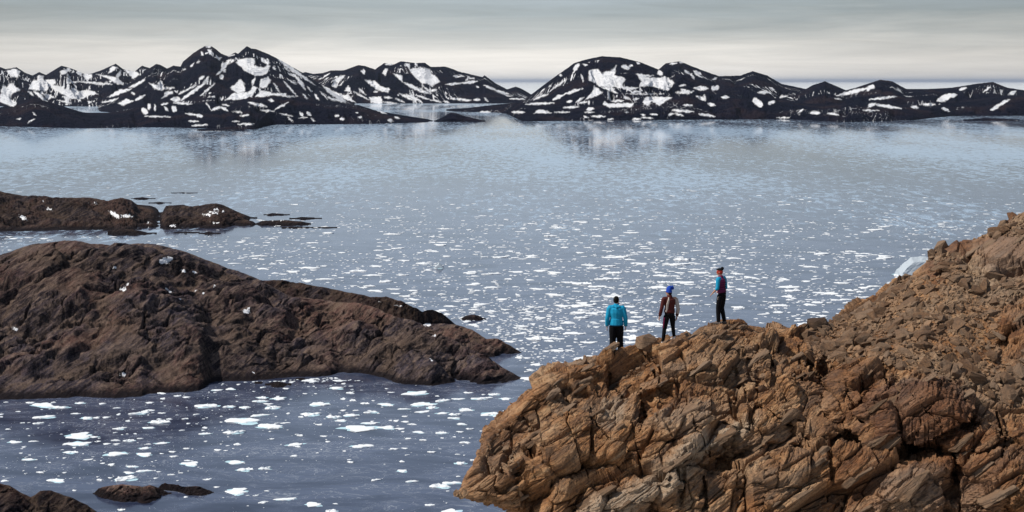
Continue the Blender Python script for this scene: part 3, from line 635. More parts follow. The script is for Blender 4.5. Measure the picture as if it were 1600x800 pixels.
# open joints: (x,y) polylines, half width in photo pixels, depth in metres
JN = [([(1173,548),(1180,600),(1186,645)],3.2,.6),([(1207,536),(1212,560),(1206,612)],2.4,.45),([(1274,556),(1283,592),(1284,640),(1300,664)],5,.8),([(1150,560),(1160,600),(1168,632)],2.4,.35),([(1078,640),(1085,678),(1102,690)],2.2,.4),([(1040,694),(1072,682),(1086,668)],2.4,.4),
      ([(954,572),(962,598),(975,616)],2,.3),([(1225,662),(1240,676),(1243,700)],3.5,.6),([(1112,690),(1118,716)],1.6,.35),([(1382,585),(1394,604),(1408,622)],2.6,.4),([(1386,645),(1398,672),(1425,700),(1470,697)],4.5,.8),([(1320,604),(1332,640),(1350,668)],3.5,.5),([(1425,630),(1450,650),(1468,668)],2.2,.35),
      ([(1190,640),(1214,662),(1250,668)],2.2,.35),([(1486,700),(1492,740),(1498,790)],3.0,.5),([(880,600),(890,640),(884,670)],2,.3),([(1000,600),(1008,640),(1000,680)],2.2,.35),([(985,655),(995,700),(1002,730)],2.2,.35),([(1060,735),(1066,790)],2.4,.45),([(1100,745),(1106,795)],2.4,.4),([(1190,740),(1194,800)],2.2,.4),([(1250,535),(1256,560),(1254,600)],2.4,.35),
      ([(1130,660),(1170,672),(1176,640)],2,.3),([(1015,560),(1030,590),(1028,620)],2,.3),([(820,650),(850,690),(846,720)],2,.3),([(925,625),(930,660),(950,690)],2,.3),([(1560,640),(1572,680),(1566,720)],2.4,.4),([(1340,560),(1350,590),(1346,610)],2,.3)]
jw = 3.0 * fbm(GX / 14, GP / 14, oct=3); jw2 = 3.0 * fbm(GX / 14 + 50, GP / 14, oct=3)
for pts, hw, dep in JN:
    for (ax, ay), (bx, by) in zip(pts[:-1], pts[1:]):
        dx, dy = bx - ax, by - ay; t_ = np.clip(((GX + jw - ax) * dx + (GP + jw2 - ay) * dy) / (dx * dx + dy * dy), 0, 1)
        dj = np.hypot(GX + jw - ax - t_ * dx, GP + jw2 - ay - t_ * dy)
        GY = GY + dep * 0.6 * sstep(hw, hw * 0.4, dj) * (tr[:, None] < 5.0)
X0, Y0, Z0 = p2w(GX, GP, GY)
B0 = np.stack([X0, Y0, Z0], -1)


def grid_normals(P):
    du = np.gradient(P, axis=1); dv = np.gradient(P, axis=0)
    n = np.cross(du, dv); return n / (np.linalg.norm(n, axis=-1, keepdims=True) + 1e-9)


N0 = grid_normals(B0)
for _ in range(4):
    N0 = (N0 + np.roll(N0, 3, 0) + np.roll(N0, -3, 0) + np.roll(N0, 3, 1) + np.roll(N0, -3, 1)); N0 /= np.linalg.norm(N0, axis=-1, keepdims=True)
a3, b3, c3 = (np.array(v[:], np.float32) for v in (A_, B_, C_))
wr = 0.16 * fbm(X0 * 0.4, Y0 * 0.4, Z0 * 0.4, oct=3)
sa_, sb_, sc_ = B0 @ a3 + wr, B0 @ b3 + wr * 0.6, B0 @ c3 + 0.55 * wr
scree = sstep(-8, 14, (pl(BRK_P, upx)[None] - GP)) * sstep(1235, 1300, GX) * (tr[:, None] < 5.35)
scree = np.clip(scree, 0, 1)
knob = 0
for (cx, cy, rx, ry) in ((1560,400,60,34), (1500,385,34,16), (1585,520,26,60), (1440,420,40,14)):     # bare rock standing out of the scree
    knob = np.maximum(knob, sstep(1.25, 0.7, np.hypot((GX - cx) / rx, (GP - cy) / ry)))
rockw = np.clip(1 - scree * (1 - knob), 0.0, 1)
D = 0
for (la, lb, lc, amp, sd, crk, cw) in ((2.3, 1.7, 1.25, 0.52, 1, 1.0, 0.07), (1.15, 0.9, 0.50, 0.21, 2, 1.1, 0.07), (0.95, 0.5, 0.14, 0.062, 3, 0.7, 0.10), (0.40, 0.26, 0.055, 0.026, 4, 0.5, 0.12)):
    f1, e, r, o = worley(sa_ / la, sb_ / lb, sc_ / lc, sd)
    D = D + amp * ((r[..., 3] - 0.5) * 1.3 + (r[..., 4] - 0.5) * 0.9 * o[0] + (r[..., 5] - 0.5) * 0.9 * o[1] + (r[..., 6] - 0.5) * 0.6 * o[2] - crk * 0.5 * sstep(cw, 0.0, e))
D = D + 0.05 * fbm(sa_ * 0.9, sb_ * 0.9, sc_ * 7.0, oct=5, gain=0.62) + 0.025 * fbm(X0 * 6, Y0 * 6, Z0 * 6, oct=3)
Ds = 0.10 * fbm(X0 * 0.9, Y0 * 0.9, Z0 * 0.9, oct=4) + 0.035 * fbm(X0 * 5, Y0 * 5, Z0 * 5, oct=4)
edge = np.clip(np.abs(tr[:, None] - 5.0) * 3.0, 0.28, 1) * np.clip((upx[None] - 712) / 40, 0.05, 1)
DD = (D * rockw + Ds * (1 - rockw)) * edge
P1 = B0 + N0 * DD[..., None]


def region(lst, soft=1.25):
    v = np.zeros(GX.shape)
    for (cx, cy, rx, ry, an, k) in lst:
        ca, sa = math.cos(R(an)), math.sin(R(an)); dx, dy = GX - cx, GP - cy
        r_ = np.hypot((dx * ca + dy * sa) / rx, (-dx * sa + dy * ca) / ry) + 0.35 * np.roll(WOB, (int(cx) + 31, int(cy)), (0, 1))
        v = np.maximum(v, k * sstep(soft, 0.6, r_))
    return v


grey = region([(985,775,130,30,-27,0.85),(1112,692,80,18,-27,0.9),(1080,648,55,30,-15,0.5),(1020,590,80,14,-25,0.3),(955,640,22,40,15,0.6),(1425,770,55,40,-30,0.35),(1560,410,70,50,-40,0.45)])
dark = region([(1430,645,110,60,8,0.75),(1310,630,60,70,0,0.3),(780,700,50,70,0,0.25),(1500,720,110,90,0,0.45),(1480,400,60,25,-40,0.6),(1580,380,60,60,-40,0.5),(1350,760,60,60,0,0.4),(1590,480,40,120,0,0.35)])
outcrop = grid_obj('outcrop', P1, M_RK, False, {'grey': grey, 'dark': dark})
N1 = grid_normals(P1)
PX, PY = w2p(P1[..., 0], P1[..., 1], P1[..., 2])

# ------------------------------------------------------------------ angular rock pieces
rng = random.Random(11)


def angular_rock(name, dims, seed, npts=13, sub=0, rough=0.0, mat=None, boxy=0.5):
    """convex broken block: hull of points between a box and an ellipsoid"""
    r = random.Random(seed); bm = bmesh.new()
    for _ in range(npts):
        v = Vector((r.uniform(-1, 1), r.uniform(-1, 1), r.uniform(-1, 1)))
        m = max(abs(v.x), abs(v.y), abs(v.z)) + 1e-6
        vb = v / m; ve = v.normalized()
        w = vb.lerp(ve, 1 - boxy) * r.uniform(0.85, 1.0)
        bm.verts.new((w.x * dims[0], w.y * dims[1], w.z * dims[2]))
    g = bmesh.ops.convex_hull(bm, input=bm.verts)
    bmesh.ops.delete(bm, geom=[e for e in g['geom_interior'] if isinstance(e, bmesh.types.BMVert)], context='VERTS')
    loose = [v for v in bm.verts if not v.link_faces]
    if loose: bmesh.ops.delete(bm, geom=loose, context='VERTS')
    if sub:
        for _ in range(sub): bmesh.ops.subdivide_edges(bm, edges=bm.edges[:], cuts=1, use_grid_fill=True)
        bmesh.ops.triangulate(bm, faces=bm.faces[:])
        co = np.array([v.co[:] for v in bm.verts]); mx = max(dims)
        n = fbm(co[:, 0] / mx * 1.2 + seed, co[:, 1] / mx * 1.2, co[:, 2] / mx * 14, oct=4, gain=0.6); n2 = fbm(co[:, 0] / mx * 3, co[:, 1] / mx * 3 + seed, co[:, 2] / mx * 3, oct=3)
        bm.normal_update()
        for v, a, c in zip(bm.verts, n, n2): v.co += v.normal * float(rough * (a + 0.5 * c))
    me = bpy.data.meshes.new(name); bm.to_mesh(me); bm.free()
    if mat: me.materials.append(mat)
    return me


slab_mesh = [angular_rock('slab', (1.0, 0.5, 0.2), 100 + i, 18, 3, 0.075, M_ST, 0.8) for i in range(10)]
big_stone = [angular_rock('stone', (1.0, 0.72, 0.5), 340 + i, 15, 2, 0.05, M_ST, 0.6) for i in range(12)]
stone_mesh = [angular_rock('stone', (1.0, 0.75, 0.45), 300 + i, 11, 0, 0, M_ST, 0.55) for i in range(14)]
SROT = Matrix((A_, B_, C_)).transposed().to_3x3()   # strata axes as columns


def near_vertex(px, py, front=True):
    d = (PX - px) ** 2 + (PY - py) ** 2
    if front: d = d + np.where(tr[:, None] > 5.0, 1e9, 0)
    return np.unravel_index(np.argmin(d), d.shape)


def put_slab(px, py, ln, sink=0.1, yaw=0.0, tilt=0.0, thick=1.0, k=None):
    r, c = near_vertex(px, py); p = Vector(P1[r, c])
    o = bpy.data.objects.new('slab', slab_mesh[k if k is not None else rng.randrange(10)]); link(o, outcrop)
    n = Vector(N1[r, c]); n = Vector(N0[r, c])
    o.matrix_world = Matrix.Translation(p - n * sink * ln) @ (SROT @ Euler((tilt, rng.uniform(-.1, .1), yaw)).to_matrix()).to_4x4() @ Matrix.Diagonal((ln, ln * rng.uniform(0.7, 1.2), ln * thick, 1))


# blocks that can be told apart on the face, then smaller broken slabs
for px, py, ln, th in ((1068,645,0.95,1.5),(1120,690,1.15,0.8),(1060,718,0.8,0.8),(1000,748,1.1,0.7),(930,772,1.0,0.7),(1178,560,0.9,0.8),(1235,560,0.8,1.0),(1150,600,0.7,0.9),(1300,610,0.6,2.0),(1262,585,0.5,1.6),(1390,620,1.1,0.8),
                       (1450,650,1.2,0.9),(1345,590,0.7,1.0),(1425,752,1.0,1.4),(1370,690,0.6,1.0),(1225,655,0.9,1.3),(1190,690,0.7,1.0),(880,640,0.7,0.8),(840,680,0.7,0.7),(905,605,0.6,0.8),(960,600,0.6,1.0),(1015,575,0.7,0.8),(1090,575,0.8,0.7),(1500,690,0.7,1.2),
                       (1560,770,1.0,0.8),(1535,730,0.6,1.0),(1110,528,0.6,1.3),(1140,512,0.7,0.9),(1200,520,0.6,0.8),(1550,420,0.9,1.0),(1572,418,0.7,1.4),(1510,395,0.9,0.8),(1470,410,0.8,0.6),(1535,385,0.8,0.9),(1585,500,0.7,1.8),(1440,432,0.7,0.6),(1590,370,0.9,0.9),(1480,500,0.45,1.0),(1275,725,0.6,1.0),(1255,770,0.5,1.0)):
    put_slab(px, py, ln * 0.62, 0.20 * th, rng.uniform(-.2, .2), rng.uniform(-.12, .12), th)
cand = np.argwhere((rockw > 0.8) & (tr[:, None] < 4.9) & (tr[:, None] > 1.4) & (PX > 760))
for i in range(130):
    r, c = cand[rng.randrange(len(cand))]
    put_slab(PX[r, c], PY[r, c], rng.choice((0.12, 0.16, 0.2, 0.26, 0.34)), 0.08, rng.uniform(-.22, .22), rng.uniform(-.15, .15), rng.uniform(0.7, 1.5))

# ------------------------------------------------------------------ scree: the 300 largest stones singly, the rest as one mass
sc_w = (scree * (1 - 0.8 * knob)) * (PX < 1900)
cidx = np.argwhere((sc_w > 0.4) & (tr[:, None] < 5.12)); cvis = np.argwhere((sc_w > 0.4) & (tr[:, None] < 5.05) & (PX < 1605))
depth_w = 1.0
big = sorted([0.16 * (rng.random() ** -0.42) for _ in range(300)], reverse=True)
for s in big:
    s = min(s, 0.34)
    r, c = cvis[rng.randrange(len(cvis))]; n = Vector(N0[r, c])
    o = bpy.data.objects.new('stone', rng.choice(big_stone)); link(o, outcrop)
    q = n.to_track_quat('Z', 'Y').to_matrix().to_4x4()
    o.matrix_world = Matrix.Translation(Vector(P1[r, c]) + n * s * 0.12) @ q @ Euler((rng.uniform(-.5, .5), rng.uniform(-.5, .5), rng.uniform(0, 6.28))).to_matrix().to_4x4() @ Matrix.Diagonal((s * rng.uniform(.8, 1.2), s * rng.uniform(.7, 1.1), s * rng.uniform(.6, 1.3), 1))


def merged(name, meshes, mats4, mat, smooth=False):
    """copies of small triangle meshes baked into one mesh"""
    src = []
    for me in meshes:
        me.calc_loop_triangles(); v = np.array([p.co[:] for p in me.vertices]); f = np.array([t.vertices[:] for t in me.loop_triangles]); src.append((v, f))
    Vs, Fs, off = [], [], 0
    for k, m in mats4:
        v, f = src[k]; m = np.array(m)
        Vs.append(v @ m[:3, :3].T + m[:3, 3]); Fs.append(f + off); off += len(v)
    return raw_mesh(name, np.concatenate(Vs), np.concatenate(Fs), mat, smooth)


mats4 = []
allr = np.argwhere((rockw > 0.8) & (tr[:, None] < 4.95) & (tr[:, None] > 1.5) & (D < np.percentile(D, 30)))
for i in range(12500):
    if i < 11000: r, c = cidx[rng.randrange(len(cidx))]; s = 0.045 * (rng.random() ** -0.38)
    else: r, c = allr[rng.randrange(len(allr))]; s = 0.03 * (rng.random() ** -0.35)
    n = Vector(N0[r, c]); s = min(s, 0.17)
    q = n.to_track_quat('Z', 'Y').to_matrix().to_4x4()
    mats4.append((rng.randrange(14), Matrix.Translation(Vector(P1[r, c]) + n * s * 0.15) @ q @ Euler((rng.uniform(-.6, .6), rng.uniform(-.6, .6), rng.uniform(0, 6.28))).to_matrix().to_4x4() @ Matrix.Diagonal((s, s * rng.uniform(.6, 1.1), s * rng.uniform(.6, 1.3), 1))))
M_SCR = rock_mat('scree_stone', False, 1.05, 0.45)
o = link(bpy.data.objects.new('scree', merged('scree', stone_mesh, mats4, M_SCR)), outcrop); o['kind'] = 'stuff'

# ------------------------------------------------------------------ lone boulders
outcrop_bvh = None


def boulder(px, py, dims, seed, rot, label, Y=None, dz=0.0):
    me = angular_rock('boulder', dims, seed, 20, 2, 0.05 * max(dims), M_ST, 0.7)
    o = link(bpy.data.objects.new('boulder', me)); tag(o, label, 'boulder')
    if Y is None:
        r, c = near_vertex(px, py); p = Vector(P1[r, c])
    else: p = Vector(p2w(px, py, Y))
    o.location = p + Vector((0, 0, dz)); o.rotation_euler = rot
    return o


boulder(1006, 538, (0.36, 0.32, 0.26), 5, (0.1, 0.1, 0.3), 'squarish brown boulder on the ledge between the man and the woman in the blue hat', None, 0.02)
o_ = boulder(1277, 516, (0.40, 0.34, 0.27), 9, (0, -0.15, 0.5), 'dark grey boulder jutting up at the dip where the scree slope begins', None, 0.14)
o_.data.materials.clear(); o_.data.materials.append(rock_mat('dark_boulder', True, 0.42))
boulder(1066, 527, (0.26, 0.15, 0.08), 14, (0, -0.45, 0.1), 'flat tilted rock slab beside the white shoes of the woman in the blue hat', None, 0.0)
boulder(906, 574, (0.38, 0.35, 0.22), 21, (0, -0.3, 0.2), 'grey boulder at the cliff edge left of the man in the turquoise jacket', 41.6, 0.0)

# ------------------------------------------------------------------ ice
def floe_mesh(name, seed, hummock=0.3, n=18):
    r = random.Random(seed); V = []; Fc = []
    ph = [r.uniform(0, 6.28) for _ in range(4)]
    rad = [0.95 + 0.22 * math.sin(2 * a + ph[0]) + 0.18 * math.sin(3 * a + ph[1]) + 0.13 * math.sin(5 * a + ph[2]) + r.uniform(-.16, .16) for a in [2 * math.pi * i / n for i in range(n)]]
    for ri, (k, z) in enumerate(((1.02, -0.35), (1.0, 0.25), (0.93, 0.62), (0.62, 0.75), (0.3, 0.8))):
        for i in range(n):
            a = 2 * math.pi * i / n + (0.12 if ri % 2 else 0)
            zz = z
            if ri >= 2: zz += hummock * r.uniform(-0.2, 1.0) * (1.0 if r.random() < 0.35 else 0.25)
            V.append((0.5 * rad[i] * k * math.cos(a), 0.5 * rad[i] * k * math.sin(a), zz))
    for ri in range(4):
        for i in range(n):
            j = (i + 1) % n; Fc.append((ri * n + i, ri * n + j, (ri + 1) * n + j, (ri + 1) * n + i))
    V.append((0, 0, 0.8 + hummock * r.random())); c = len(V) - 1
    for i in range(n): Fc.append((4 * n + i, 4 * n + (i + 1) % n, c))
    me = bpy.data.meshes.new(name); me.from_pydata(V, [], Fc); me.materials.append(M_ICE); return me


flat_f = [floe_mesh('ice_floe', 500 + i, 0.35) for i in range(10)]
hum_f = [floe_mesh('ice_floe', 600 + i, 1.7) for i in range(8)]
crumb = [angular_rock('crumb', (0.5, 0.5, 0.6), 700 + i, 9, 0, 0, M_ICE, 0.4) for i in range(6)]
foot_m = []
for i in range(4):
    me = floe_mesh('wet_ledge', 800 + i, 0.0, 14); me.materials.clear(); me.materials.append(M_FOOT); foot_m.append(me)


def z7(lst): return [(x * .275, 580 + y * .275, w * .275) for x, y, w in lst]
def z8(lst): return [(400 + x * .275, 580 + y * .275, w * .275) for x, y, w in lst]


near_floes = z7([(250,193,140),(345,205,90),(455,180,55),(253,260,108),(105,228,28),(127,293,26),(495,265,70),(430,240,50),(215,296,52),(45,328,38),(455,367,150),(535,373,55),(85,403,72),(190,397,45),(138,430,36),(445,413,115),(400,461,80),(560,397,32),(605,412,45),(163,501,76),(228,574,46),(505,502,42),(25,622,48),(325,621,90),(585,522,32),(570,619,42),(795,238,95),(855,222,50),(920,237,40),(905,290,100),(683,325,65),(845,321,55),(850,178,48),(665,208,40),(737,394,60),(920,408,75),(825,437,58),(660,470,120),(822,473,108),(988,484,40),(918,467,26),(750,541,62),(733,576,62),(820,566,78),(903,571,26),(712,612,120),(883,607,28),(920,125,50),(1010,140,40),(1058,147,50),(1235,107,56),(1308,100,62),(1180,198,110),(1055,270,32),(1070,296,30),(1165,321,40),(1168,355,62),(1330,349,105),(1305,200,60),(1390,205,60),(1380,282,170),(1490,150,60),(1480,170,80),(1525,185,50),(1545,207,75),(1475,250,90),(1530,314,120),(1085,526,105),(1025,577,28),(975,587,36),(1340,517,100),(1390,560,84),(1505,552,60),(1180,614,48),(1230,658,40),(1350,682,130),(1495,743,50),(1515,679,28),(1455,706,34),(690,788,46),(1055,714,30),(1283,450,26),(425,677,28),(1545,384,26)])
near_floes += z8([(455,95,80),(360,187,100),(95,207,76),(130,154,78),(40,150,50),(550,165,44),(495,157,38),(617,183,50),(740,189,88),(768,119,38),(910,126,120),(947,187,120),(1030,140,28),(1065,167,75),(1150,157,70),(1205,122,50),(1285,155,100),(1355,132,56),(1420,156,62),(1190,220,90),(1060,238,66),(1130,247,60),(1125,266,62),(1000,206,62),(1340,243,110),(950,230,70),(840,214,60),(655,232,66),(495,222,40),(310,245,96),(440,262,80),(540,250,80),(485,280,70),(590,325,210),(650,295,90),(745,320,95),(820,326,50),(850,286,50),(888,301,50),(80,312,130),(165,293,50),(360,303,46),(925,345,62),(1057,351,58),(1168,300,66),(1160,343,40),(1215,328,40),(225,417,100),(385,368,40),(605,425,105),(408,399,40),(865,383,36),(845,437,36),(952,391,36),(1190,405,52),(218,480,46),(50,552,62),(540,516,40),(770,445,26),(832,566,60),(1163,522,68),(1240,505,42),(888,624,60),(1050,653,95),(1115,635,95),(985,760,50),(172,727,100),(325,757,110),(40,745,45),(452,752,28),(430,797,70),(1105,797,115)])
SPECIAL = {  # photo position -> own label
    (69, 633): 'long flat ice floe just off the headland shore near the left edge',
    (125, 681): 'widest flat ice floe of the left third, above the twin-humped islet',
    (379, 657): 'very broad white ice floe with hummocks, left of the largest floe cluster',
    (562, 669): 'largest cluster-like white ice floe in the lower middle of the bay',
    (566, 697): 'lumpy white ice floe alone below the largest floe of the bay',
    (196, 748): 'peaked ice floe with a low foot just above the twin-humped islet',
    (371, 767): 'jagged white ice floe to the right of the twin-humped islet',
    (298, 725): 'craggy ice floe with a bluish rim above and right of the islet',
    (181, 709): 'irregular white ice floe with arms, midway between islet and headland',
    (226, 710): 'smooth lens-shaped ice floe beside the irregular floe above the islet',
    (650, 615): 'long bright ice floe in the dark reflection under the headland',
    (660, 631): 'long ice floe just below the dark reflection of the headland',
    (421, 666): 'humped ice floe right below the very broad hummocked floe',
    (447, 780): 'flat ice floe near the bottom edge with a thin dark underside',
    (489, 788): 'low wide ice floe near the bottom edge, left of the swirling foam',
    (704, 799): 'ice floe cut by the bottom edge close to the foreground cliff',
    (707, 755): 'upper of two paired ice floes left of the foreground cliff',
    (689, 760): 'lower of two paired ice floes left of the foreground cliff',
    (768, 647): 'long low ice floe touching the outline of the foreground cliff',
    (499, 631): 'elongated ice floe below the shadowed inlet of the headland',
    (720, 723): 'small domed ice floe beside the overhanging nose of the cliff',
}
irng = random.Random(23)


ORD = 'first second third fourth fifth sixth seventh eighth ninth tenth eleventh twelfth thirteenth fourteenth fifteenth sixteenth seventeenth eighteenth nineteenth twentieth'.split()
FLOES = []


def zone(px, py):
    if py > 600:
        return 'close under the headland shore' if py < 628 else 'in the upper near bay' if py < 655 else 'in mid bay' if py < 690 else 'in the lower near bay' if py < 740 else 'near the bottom edge'
    side = 'left of the man' if px < 940 else 'behind the people' if px < 1140 else 'right of all people'
    lvl = 'far out' if py < 400 else 'in mid fjord' if py < 470 else 'on the nearer water'
    return lvl + ', ' + side


def label_floes():
    classes = {}
    for o, px, py, w, hum, lab in FLOES:
        if lab: tag(o, lab, 'ice floe', 'ice floes singled out in the bay'); continue
        size = ('tiny' if w < 9 else 'small' if w < 14 else 'medium' if w < 22 else 'large') if py > 600 else ('small' if w < 17 else 'medium' if w < 24 else 'large')
        classes.setdefault((size, 'hummocky' if hum else 'flat', zone(px, py), py > 600), []).append((px, o))
    for (size, shp, zn, near), lst in classes.items():
        lst.sort(key=lambda q: q[0])
        for i, (px, o) in enumerate(lst):
            t_ = '%s %s ice floe %s' % (size, shp, zn)
            if len(lst) > 1 and len(lst) <= 20: t_ += ', %s from left' % ORD[i]
            tag(o, t_, 'ice floe', 'ice floes drifting ' + zn)


def put_floe(px, py, w, hum=False, label=None):
    Y = float(shoreY(py + 0.4)); wm = w / F * Y
    me = irng.choice(hum_f if hum else flat_f)
    o = link(bpy.data.objects.new('ice_floe', me))
    hgt = min(0.10 * wm ** 0.75, 0.8) * irng.uniform(0.6, 1.2)
    o.location = ((px - 800) / F * Y, Y, 0); o.rotation_euler = (0, 0, irng.uniform(-0.35, 0.35) + (math.pi if irng.random() < .5 else 0))
    o.scale = (wm, wm * irng.uniform(0.45, 0.8), hgt)
    FLOES.append((o, px, py, w, hum, label))
    if w > 15 and py > 600:
        f = link(bpy.data.objects.new('wet_ledge', irng.choice(foot_m)), o); f.scale = (1.05, 1.06, 0.10); f.location = (irng.uniform(-.05, .05), -0.03, 0.02)
    return o


for px, py, w in near_floes:
    lab = None
    for (sx, sy), t_ in list(SPECIAL.items()):
        if abs(px - sx) < 5 and abs(py - sy) < 4: lab = t_; del SPECIAL[(sx, sy)]; break
    put_floe(px, py, w, irng.random() < 0.4, lab)
hidden_foot = lambda px, py: (py > pl(SKY_F, px) - 2) if px > 715 else False
SKY_HL = [(0,402),(51,383),(118,374),(216,379),(280,390),(361,419),(405,437),(469,443),(543,456),(603,463),(658,486),(705,502),(738,515),(796,538),(823,590)]
def on_land(px, py):
    if hidden_foot(px, py): return True
    if px < 823 and pl(SKY_HL, px) - 3 < py < pl([(0,627),(240,622),(320,612),(330,600),(521,590),(620,602),(785,602),(823,594)], px): return True
    if px < 400 and 308 < py < 369: return True
    if 140 < px < 338 and 752 < py < 790: return True
    if px < 160 and py > 748: return True
    return False


nsing = len(near_floes)
fj = [(1095,426,26),(1057,413,34),(957,402,28),(1137,433,24),(1068,441,34),(1022,506,34),(959,426,24),(686,415,16)]
while nsing < 300:
    px, py = irng.uniform(400, 1420), 345 + 250 * irng.random() ** 0.8
    if fj: px, py, w = fj.pop()
    else:
        if on_land(px, py): continue
        if fbm(np.array([px / 90.0]), np.array([py / 30.0]), oct=3)[0] < -0.1 + irng.uniform(-.2, .2): continue
        w = irng.uniform(18, 36) * (0.55 + 0.45 * (py - 300) / 250)
    put_floe(px, py, w, irng.random() < 0.15); nsing += 1

label_floes()
# the remaining brash as one mass
m4 = []; meshes = crumb + flat_f[:5]
cnt = 0
NC = 60000
cu, cv, cw_ = (np.random.RandomState(40 + k).rand(NC) for k in range(3))
cpy = np.where(cu < 0.21, 590 + 222 * cv, 292 + 305 * cv ** 0.95); cpx = -30 + 1660 * cw_
cY = shoreY(cpy); cX = (cpx - 800) / F * cY
cden = 0.45 + 1.3 * fbm(cX / 130.0, cY / 260.0, oct=3)
ci = -1
while cnt < 14500 and ci < NC - 1:
    ci += 1
    px, py = float(cpx[ci]), float(cpy[ci])
    if py < 350 and irng.random() > (py - 285) / 65: continue
    if on_land(px, py): cnt += 0.2; continue
    Y = float(shoreY(py)); X = (px - 800) / F * Y
    k = irng.random()
    dens = float(cden[ci])
    if irng.random() > dens + 0.15: cnt += 0.2; continue
    if py > 600: w = min(1.1 * (irng.random() + 0.012) ** -0.62, 13)
    else: w = min(2.6 * (irng.random() + 0.015) ** -0.52, 22) * (0.55 + 0.45 * min(1, (py - 280) / 200))
    wm = w / F * Y
    hg = min(0.16 * wm ** 0.7, 0.55 if py > 600 else 0.38)
    kk = irng.randrange(6) if w < 3.0 else 6 + irng.randrange(5)
    m4.append((kk, Matrix.Translation((X, Y, 0)) @ Matrix.Rotation(irng.uniform(-.5, .5), 4, 'Z') @ Matrix.Diagonal((wm, wm * irng.uniform(.5, 1.0), hg, 1))))
    cnt += 1
o = link(bpy.data.objects.new('brash_ice', merged('brash_ice', meshes, m4, M_ICE)))
tag(o, 'countless small white fragments of brash ice strewn over the fjord', 'brash ice', None, 'stuff')

# icebergs
def berg(px, py, w, h, seed, label, pts):
    Y = float(shoreY(py)); s = Y / F
    bm = bmesh.new(); r = random.Random(seed)
    for (ux, uz) in pts:
        for k in (-1, 0, 1): bm.verts.new((ux * w * s * (1 - 0.1 * abs(k)), k * 0.32 * w * s * (1 - 0.35 * uz), (uz * h * s) * (1 - 0.22 * abs(k)) - 0.4))
    g = bmesh.ops.convex_hull(bm, input=bm.verts)
    bmesh.ops.delete(bm, geom=[v for v in bm.verts if not v.link_faces], context='VERTS')
    bmesh.ops.subdivide_edges(bm, edges=bm.edges[:], cuts=4, use_grid_fill=True); bmesh.ops.triangulate(bm, faces=bm.faces[:])
    co = np.array([v.co[:] for v in bm.verts]); L = w * s * 0.25
    n = fbm(co[:, 0] / L + seed, co[:, 1] / L, co[:, 2] / L, oct=4, ridged=True); bm.normal_update()
    for v, a in zip(bm.verts, n): v.co += v.normal * float(a) * 0.035 * w * s
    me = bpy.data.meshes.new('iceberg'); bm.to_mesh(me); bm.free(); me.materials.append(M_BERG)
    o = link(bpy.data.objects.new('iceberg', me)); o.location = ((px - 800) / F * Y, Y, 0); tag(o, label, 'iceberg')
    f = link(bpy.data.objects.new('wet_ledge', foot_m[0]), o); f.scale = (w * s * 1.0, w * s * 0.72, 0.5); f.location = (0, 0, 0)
    return o


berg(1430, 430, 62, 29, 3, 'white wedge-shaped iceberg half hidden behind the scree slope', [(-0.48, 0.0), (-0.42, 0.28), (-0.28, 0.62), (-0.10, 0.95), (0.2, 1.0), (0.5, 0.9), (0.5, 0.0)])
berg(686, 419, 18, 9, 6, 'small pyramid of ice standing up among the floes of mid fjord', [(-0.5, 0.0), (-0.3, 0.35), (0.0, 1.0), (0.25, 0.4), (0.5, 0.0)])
# ------------------------------------------------------------------ people
DG = bpy.context.evaluated_depsgraph_get


def ring_tube(bm, path, n=12):
    """path: list of (point, rx, ry, xaxis) -> closed tube with domed ends; rx along xaxis, ry across"""
    rings = []
    pts = [Vector(p[0]) for p in path]
    for i, (p, rx, ry, ax) in enumerate(path):
        p = Vector(p); tdir = (pts[min(i + 1, len(pts) - 1)] - pts[max(i - 1, 0)]).normalized()
        u = Vector(ax); u = (u - tdir * u.dot(tdir)).normalized(); v = tdir.cross(u)
        rings.append([bm.verts.new(p + u * rx * math.cos(2 * math.pi * k / n) + v * ry * math.sin(2 * math.pi * k / n)) for k in range(n)])
    for a, c in zip(rings[:-1], rings[1:]):
        for k in range(n): bm.faces.new((a[k], a[(k + 1) % n], c[(k + 1) % n], c[k]))
    bm.faces.new(rings[0][::-1]); bm.faces.new(rings[-1])


def fused(name, paths, mat, voxel, parent=None, smooth=4, cut=None):
    """overlapping tubes fused into one continuous surface"""
    bm = bmesh.new()
    for p in paths: ring_tube(bm, p)
    bmesh.ops.recalc_face_normals(bm, faces=bm.faces[:])
    me = bpy.data.meshes.new(name); bm.to_mesh(me); bm.free()
    t_ = bpy.data.objects.new('tmp', me); COL.objects.link(t_)
    rm = t_.modifiers.new('r', 'REMESH'); rm.mode = 'VOXEL'; rm.voxel_size = voxel
    smo = t_.modifiers.new('s', 'SMOOTH'); smo.factor = 0.5; smo.iterations = smooth
    res = bpy.data.meshes.new_from_object(t_.evaluated_get(DG()))
    bpy.data.objects.remove(t_); bpy.data.meshes.remove(me)
    res.name = name; res.materials.clear(); res.materials.append(mat)
    res.polygons.foreach_set('use_smooth', np.ones(len(res.polygons), bool))
    o = link(bpy.data.objects.new(name, res), parent); return o


XA = (1, 0, 0); YA = (0, 1, 0)
def T(*a): return [(Vector(p), rx, ry, ax) for p, rx, ry, ax in a]
def lerp3(a, c, t): return Vector(a).lerp(Vector(c), t)


def limb(j, radii, ax=XA):
    """j joints (3 points), radii at start, mid bulge, joint, bulge, end"""
    a, m, e = (Vector(q) for q in j); r = radii
    return T((a, r[0], r[0], ax), (a.lerp(m, .35), r[1], r[1], ax), (a.lerp(m, .8), (r[1] + r[2]) / 2 * .96, (r[1] + r[2]) / 2 * .96, ax), (m, r[2], r[2], ax), (m.lerp(e, .3), r[3], r[3], ax), (m.lerp(e, .75), (r[3] + r[4]) / 2 * .97, (r[3] + r[4]) / 2 * .97, ax), (e, r[4], r[4], ax))


